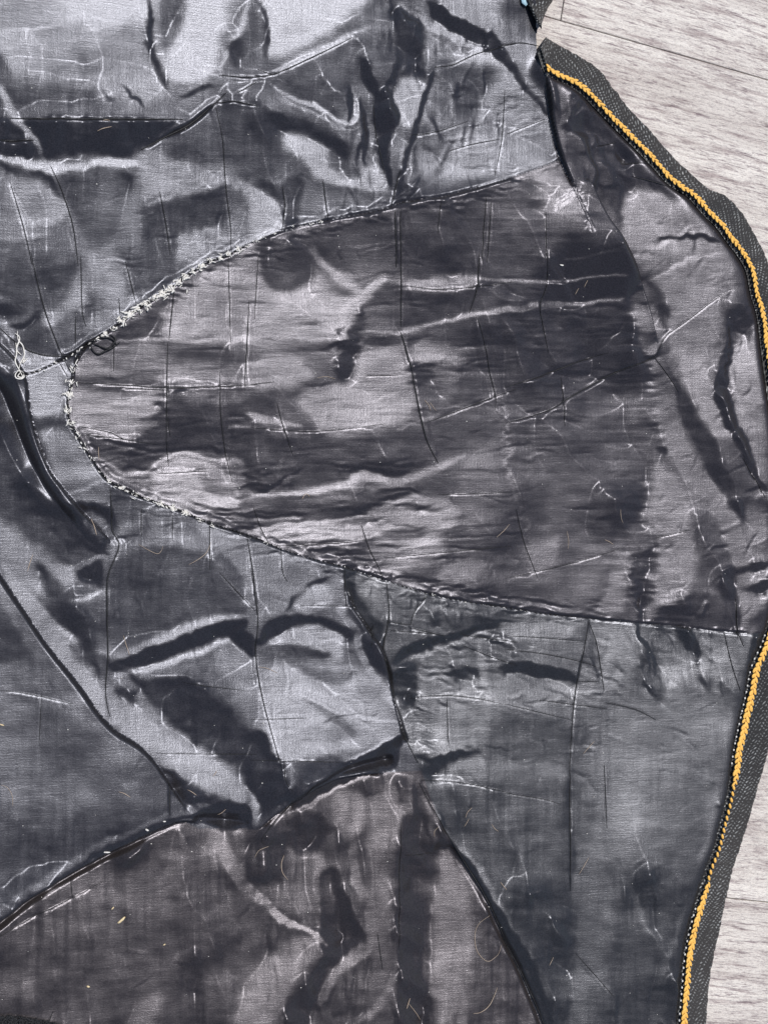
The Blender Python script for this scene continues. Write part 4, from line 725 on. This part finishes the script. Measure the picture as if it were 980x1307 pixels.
def at_s_of_y(yy): return float(la[np.argmax(TA[:, 1] > yy)])
bb = bmesh.new()
for s0_, s1_ in ((28, at_s_of_y(992)), (at_s_of_y(1128), la[-1] - 5)): tube_bm(bb, [on_path(s, 0, 0.0006)[0] for s in np.arange(s0_, s1_, 5.0)], 0.0007, 6, False)
braid = bm_obj('yellow_braid', bb, M_yel, coat)
sm = [bead_mesh('stitch', 10.2 * U, 4.5 * U, 2.9 * U, 9, 7, M_yel, 0.16, k) for k in range(4)]
smb = [bead_mesh('stitch', 7.6 * U, 4.0 * U, 3.4 * U, 8, 6, M_yel, 0.15, k) for k in range(2)]
br = random.Random(2); s = 27.0
def at_s_of_y(yy): 
    m = TA[:, 1] > yy; return float(la[np.argmax(m)])
sB0, sB1 = at_s_of_y(1000), at_s_of_y(1122); k = 0
while s < la[-1] - 4:
    p, ang, x2, y2 = on_path(s)
    vis = y2 < 500 or y2 > 790
    if sB0 < s < sB1:
        o = bpy.data.objects.new('stitch', smb[k % 2]); C.objects.link(o); o.parent = braid; q, ang, _, _ = on_path(s, 1.0, 0.0012); o.location = q; o.rotation_euler = (0, 0, ang + 0.5); s += 8.0
    elif vis:
        wide = 1.0 if s < sB0 - 60 else (1.0 if s > sB1 + 20 else 0.75)
        if 790 < y2 < 990: wide = 1.25
        for side in (-1, 1):
            q, ang, _, _ = on_path(s + (2.6 if side > 0 else 0), side * (1.3 if y2 < 500 else 1.7) * wide + br.uniform(-.7, .7), 0.0010 + br.uniform(-.0002, .0003))
            o = bpy.data.objects.new('stitch', br.choice(sm)); C.objects.link(o); o.parent = braid; o.location = q
            o.rotation_euler = (br.uniform(-.2, .2), br.uniform(-.1, .1), ang + side * 0.42 * -1 + br.uniform(-.1, .1)); f = br.uniform(.78, 1.16) * (0.8 if y2 < 500 else 0.95); o.scale = (f, f * (wide ** .5), f)
        s += 6.6 if y2 < 500 else 7.4
    else: s += 7.4
    k += 1
# small white anchor knots on the lining side
kn = bmesh.new(); s = at_s_of_y(812)
while s < la[-1] - 4:
    if not (sB0 - 20 < s < sB1 + 40):
        q, ang, _, _ = on_path(s, 7.6 if s < sB0 else 6.4, 0.0004); mt = Matrix.Translation(q) @ Matrix.Rotation(ang, 4, 'Z') @ Matrix.Diagonal((2.0 * U * .9, 1.3 * U, 1.2 * U, 1)); bmesh.ops.create_icosphere(kn, subdivisions=1, radius=1, matrix=mt)
    s += 8.4
o = bm_obj('anchor_knots', kn, M_lint, coat); o['kind'] = 'stuff'

# stitches, lint and threads in the seams
def surf(px, py, up_=0.0):
    z = hz(px, py)
    p = on_cloth(px, py)
    return Vector((p[0], p[1], z - ZF + up_))
sr = random.Random(9)
st = bmesh.new()
def stitches(bm, path, gap, L_, rad, a0=0.0, a1=1.0, skew=0.35, up_=0.0003):
    p = spline(path, False, 1.5); l = np.concatenate([[0], np.cumsum(np.linalg.norm(np.diff(p, axis=0), axis=1))]); s = l[-1] * a0
    while s < l[-1] * a1 - L_:
        x0, y0 = np.interp(s, l, p[:, 0]), np.interp(s, l, p[:, 1]); x1, y1 = np.interp(s + L_, l, p[:, 0]), np.interp(s + L_, l, p[:, 1]); n = np.array([-(y1 - y0), x1 - x0]) / L_ * skew * L_ * sr.uniform(.4, 1)
        A_ = surf(x0 - n[0] / 2, y0 - n[1] / 2, up_); B_ = surf(x1 + n[0] / 2, y1 + n[1] / 2, up_); Mid = (A_ + B_) / 2; Mid.z = max(A_.z, B_.z) + 0.0007
        tube_bm(bm, [A_, Mid, B_], rad * sr.uniform(.8, 1.2), 5); s += gap * sr.uniform(.85, 1.15)
stitches(st, SEAM_UP, 6.2, 4.6, 0.00045, 0, .45); stitches(st, SEAM_UP, 6.6, 3.6, 0.00022, .45, 1, .2, -.0006); stitches(st, SEAM_LO, 6.0, 4.6, 0.00048, 0, .36); stitches(st, SEAM_LO, 6.4, 3.8, 0.0003, .36, .75, .5, -.0002); stitches(st, SEAM_LO, 6.4, 3.6, 0.0002, .75, 1, .2, -.0006)
o = bm_obj('seam_stitching', st, M_blk, coat); o['kind'] = 'stuff'
qt = bmesh.new()  # black tubes added as quilting lines and as the shade in plain creases
for wd, dp, pts in CREASES:
    p = spline(pts, False, 2.5)
    if len(p) < 3: continue
    l = np.concatenate([[0], np.cumsum(np.linalg.norm(np.diff(p, axis=0), axis=1))])
    p3 = [surf(x, y, 0.00035) for x, y in p]; tube_bm(qt, p3, min(0.00062, 0.00010 + 0.00015 * wd * (0.5 + 0.5 * dp)), 5)
o = bm_obj('quilting_and_crease_shade', qt, M_blk, coat); o['kind'] = 'stuff'
ln = bmesh.new()
def fluff(path, a0, a1, n, spread, big):
    p = spline(path, False, 1.5); m = len(p)
    for _ in range(n):
        u0 = sr.uniform(a0, a1); u0 = min(a1, max(a0, round(u0 * 60 + sr.uniform(-.2, .2)) / 60 + sr.gauss(0, .0022))) if sr.random() < .75 else u0
        i = int(u0 * (m - 1)); c = p[i]; t = p[min(i + 1, m - 1)] - p[max(i - 1, 0)]; aa = math.atan2(t[1], t[0]) + sr.gauss(0, .7); off = sr.gauss(0.6, spread); nn = np.array([-t[1], t[0]]) / (np.linalg.norm(t) + 1e-9)
        x, y = c + nn * off; L_ = sr.uniform(1.4, 7.0) * big; r = sr.uniform(.3, 1.25) * U * big
        q = surf(x, y, 0.0006 + sr.uniform(0, .0008)); dvec = Vector((math.cos(aa), -math.sin(aa), sr.uniform(-.25, .25))) * L_ * U / 2
        tube_bm(ln, [q - dvec, q - dvec * .3 + Vector((0, 0, r * .6)), q + dvec * .4 + Vector((sr.uniform(-r, r), sr.uniform(-r, r), r * .4)), q + dvec], r, 5)
pl = len(SEAM_UP)
fluff(SEAM_UP, .16, .44, 230, 2.0, 1.0); fluff(SEAM_UP, .20, .34, 90, 3.2, 1.3); fluff(SEAM_UP, .02, .16, 26, 1.2, .7); fluff(SEAM_UP, .44, .6, 40, 1.3, .6)
fluff(SEAM_LO, .02, .22, 80, 2.4, .9); fluff(SEAM_LO, .05, .1, 50, 3.5, 1.0); fluff(SEAM_LO, .2, .32, 70, 2.0, .85); fluff(SEAM_LO, .25, .29, 40, 2.0, 1.0); fluff(SEAM_LO, .32, .7, 24, 1.4, .5)
o = bm_obj('lint_fluff', ln, M_lint, coat); o['kind'] = 'stuff'
def thread(name, pts, rad, mat, parent=coat, lift=0.0007, bm=None, closed=False):
    own = bm is None
    if own: bm = bmesh.new()
    p = spline(pts, False, 2.0); tube_bm(bm, [surf(x, y, lift + 0.0004 * math.sin(i * .9)) for i, (x, y) in enumerate(p)], rad, 6, True)
    return bm_obj(name, bm, mat, parent) if own else None
lt = bmesh.new()
for pts in ([(23, 421), (24, 432), (30, 440), (32, 452), (27, 462), (25, 470)], [(21, 436), (22, 450), (20, 462), (26, 474), (30, 482)], [(33, 455), (30, 462), (36, 456)], [(25, 472), (20, 478), (21, 483), (28, 484), (32, 479), (29, 474), (24, 474)], [(20, 424), (26, 430), (22, 444), (28, 452)], [(26, 476), (23, 481), (29, 482), (31, 476)]):
    thread('x', pts, 0.00045, None, None, 0.0009, lt)
bm_obj('loose_white_thread', lt, M_lint, coat)
lb = bmesh.new()
for pts in ([(116, 438), (119, 446), (126, 451), (136, 447), (146, 442), (154, 436)], [(118, 436), (128, 441), (138, 444), (146, 438), (148, 431), (141, 426)], [(114, 436), (124, 432), (134, 430), (144, 432), (150, 440)]):
    thread('x', pts, 0.00065, None, None, 0.0014, lb)
bm_obj('thread_tangle', lb, M_blk, coat)
# black bound hem that shows at the lower left, tag at the top
hb_ = bmesh.new(); hp = [(-20, 1301), (10, 1300), (30, 1301), (50, 1304), (70, 1308), (90, 1315)]
for i in range(700):
    t = sr.uniform(0, 1); x = -15 + 100 * t; y = np.interp(x, [q[0] for q in hp], [q[1] for q in hp]) + sr.uniform(-.6, 10); q = surf(x, y, .0012 + sr.uniform(0, .0007)); a = sr.uniform(0, 3.14)
    d = Vector((math.cos(a), math.sin(a), 0)) * sr.uniform(1, 2) * U; tube_bm(hb_, [q - d, q + Vector((0, 0, .0003)), q + d], .9 * U, 5)
o = bm_obj('hem_binding', hb_, M_blk, coat); o['kind'] = 'stuff'
tg = bmesh.new(); q0 = [surf(668, -14), surf(681, -14), surf(679.5, -1), surf(675, 4), surf(670, 0)]; zt = max(q[2] for q in q0) + 0.0012; top_ = [tg.verts.new((q[0], q[1], zt)) for q in q0]; bot = [tg.verts.new((q[0], q[1], zt - 0.0008)) for q in q0]
tg.faces.new(top_); tg.faces.new(bot[::-1])
for i in range(5): tg.faces.new((top_[i], bot[i], bot[(i + 1) % 5], top_[(i + 1) % 5]))
bm_obj('blue_tag', tg, M_blue, coat)

# ---------------- hairs and bits lying on the cloth ----------------
HAIRS = [
 ('long straight pale hair under the deep fold at the left, below the seam corner', [(118, 662), (121, 672), (124, 683)], 1.1),
 ('short reddish hair on the sleeve flap near the left side', [(36, 730), (39, 719), (43, 708)], .9),
 ('long curved pale hair below the linty lower seam on the dark satin', [(242, 721), (256, 713), (265, 705), (271, 692)], .7),
 ('hooked hair beside the upright crease under the lower seam', [(178, 695), (190, 702), (202, 707), (207, 703), (209, 697)], .6),
 ('short pale hair just right of the upright crease above the dark fold', [(159, 812), (162, 823), (166, 836)], .8),
 ('pale hair lying across the satin above the lower left fold', [(152, 1011), (159, 1013), (167, 1018)], .9),
 ('short white hair on the rounded end of the lower left fold', [(240, 1009), (245, 1011), (251, 1015)], .9),
 ('tiny hair at the top of the rounded fold end', [(273, 992), (276, 989), (278, 985)], .9),
 ('brown hair inside the small dark pocket of the fold', [(280, 1043), (285, 1040), (290, 1035)], .8),
 ('thin arching hair at the far left edge of the satin', [(2, 1003), (10, 1006), (16, 1016), (17, 1030)], .6),
 ('curved orange hair on the bottom satin left of the blue sheen', [(365, 1094), (361, 1104), (362, 1115), (369, 1125)], .9),
 ('faint arched hair left of the curved orange one', [(326, 1096), (332, 1086), (344, 1081)], .6),
 ('large open loop of hair beside the lower diagonal seam', [(627, 1170), (613, 1181), (608, 1196), (611, 1216), (624, 1229), (637, 1222), (643, 1209)], .75),
 ('long curved white hair near the bottom edge beside the diagonal seam', [(606, 1296), (617, 1294), (628, 1284), (637, 1263)], .95),
 ('short forked hair at the bottom edge, middle of the satin', [(521, 1290), (524, 1284), (527, 1278)], 1.0),
 ('thin straight hair running to the bottom edge of the satin', [(524, 1284), (533, 1295), (541, 1307)], .7),
 ('bent hair right of the top of the diagonal seam', [(596, 1045), (598, 1038), (604, 1032)], .7),
 ('small pale hair high on the front panel beside the diagonal seam', [(629, 1053), (632, 1058), (637, 1062)], .8),
 ('slanting white hair right of the middle of the diagonal seam', [(640, 1127), (644, 1132), (648, 1137)], .9),
 ('reddish hair hanging in the fan of small folds at the seam top', [(556, 1070), (556, 1062), (561, 1056)], .6),
 ('long pale hair on the wrinkled satin just above the lower seam', [(634, 686), (643, 678), (651, 669)], .7),
 ('peach coloured hair on the bright satin under the triangular fold', [(331, 852), (343, 854), (356, 860)], .7),
 ('fine upright hair above the lower seam at the right', [(791, 650), (792, 660), (796, 668)], .6),
 ('small slanting hair above the lower seam at the right', [(773, 689), (778, 691), (784, 695)], .8),
 ('short upright hair near the middle of the gusset, right side', [(725, 678), (727, 690), (726, 701)], .6),
 ('slender hair crossing the grey sheen beside the blue crease', [(746, 963), (753, 955), (760, 947)], .7),
 ('white hair beside the blue crease low on the front panel', [(741, 1118), (748, 1106), (754, 1095)], .7),
 ('short pale hair low on the front panel near the bottom', [(703, 1234), (707, 1229), (709, 1224)], .7),
 ('orange hair crossing the central upright pucker', [(543, 510), (548, 516), (551, 524)], .7),
 ('second orange hair beside the central upright pucker', [(550, 513), (554, 519), (558, 524)], .6),
 ('crossed white hair on the dark band in the middle of the gusset', [(387, 637), (392, 630), (397, 634)], .9),
 ('fine curved hair over the bright patch left of the gusset centre', [(406, 482), (418, 480), (430, 483)], .6),
 ('upright orange hair at the inner side of the rounded seam corner', [(127, 570), (127, 578), (128, 587)], .8),
 ('orange hair in the dark hollow at the upper left', [(125, 166), (132, 163), (143, 161)], 1.0),
 ('tiny orange hair just under the long slit at the upper left', [(132, 153), (136, 152), (141, 153)], .8),
 ('thin grey hair in the darkest hollow left of the big ridge', [(748, 366), (750, 361), (752, 357)], .8),
 ('short grey hair in the darkest hollow, lower one', [(737, 375), (739, 371), (741, 367)], .8),
 ('arched pale hair on the satin right of the centre pucker low', [(600, 1046), (597, 1052), (594, 1057)], .6),
]
for lb_, pts, wd in HAIRS:
    bmh = bmesh.new(); p = spline(pts, False, 2.0); q0 = surf(*pts[0]); q0.z += ZF
    tube_bm(bmh, [surf(x, y, 0.0005) + Vector((0, 0, ZF)) - q0 for x, y in p], 0.00024 * wd, 5); o = bm_obj('hair', bmh, M_hair); o.location = q0; tag(o, lb_, 'hair', 'stray hairs on the lining')
BITS = [('yellow chip of straw on the bottom left satin', (156, 1177), 13, 3.2, .7, M_straw), ('white bent flake beside the lower left fold', (137, 1089), 9, 2.2, -.1, M_lint), ('small white flake above the lower left fold', (188, 1059.5), 5, 2.4, -.5, M_lint),
        ('tiny white flake near the top of the lower left fold', (210, 1048.5), 4, 1.8, 0, M_lint), ('white flake in the black hollow left of the big ridge', (720, 337), 6, 2.4, -.1, M_lint), ('straw crumb above the larger straw chip', (145, 1161.5), 5, 1.4, .8, M_straw),
        ('cream crumb low on the bottom left satin', (113.5, 1262), 4.2, 2.4, -.4, M_straw), ('white crumb stuck on the tape near the bottom', (893, 1302), 4, 4, 0, M_lint), ('white sliver standing out under the linty upper seam', (240, 371), 6.5, 1.5, 1.45, M_lint), ('pale chip at the far left of the satin', (3, 926), 6, 1.6, -.3, M_straw), ('cream crumb on the satin at the lower left', (211, 1208), 3.5, 1.6, .4, M_straw)]
for i, (lb_, (x, y), L_, W_, a, mt) in enumerate(BITS):
    me = bead_mesh('crumb', L_ * U, W_ * U, W_ * U * .7, 7, 5, mt, .3, i); q = surf(x, y, .0006); q.z += ZF
    if i == 7: q.z = ZF + 0.004
    o = link('crumb', me, None, None, q); o.rotation_euler = (0, 0, a); tag(o, lb_, 'crumb', 'crumbs on the lining')
ds = bmesh.new()
for _ in range(300):
    x, y = sr.uniform(0, 960), sr.uniform(0, 1307)
    if not inside(outline, np.array([[x]]), np.array([[y]]))[0, 0]: continue
    q = surf(x, y, .0003); bmesh.ops.create_icosphere(ds, subdivisions=1, radius=sr.uniform(.25, .62) * U, matrix=Matrix.Translation(q + Vector((0, 0, ZF))) @ Matrix.Diagonal((sr.uniform(.8, 2), 1, .6, 1)))
o = bm_obj('dust', ds, M_lint); o['kind'] = 'stuff'
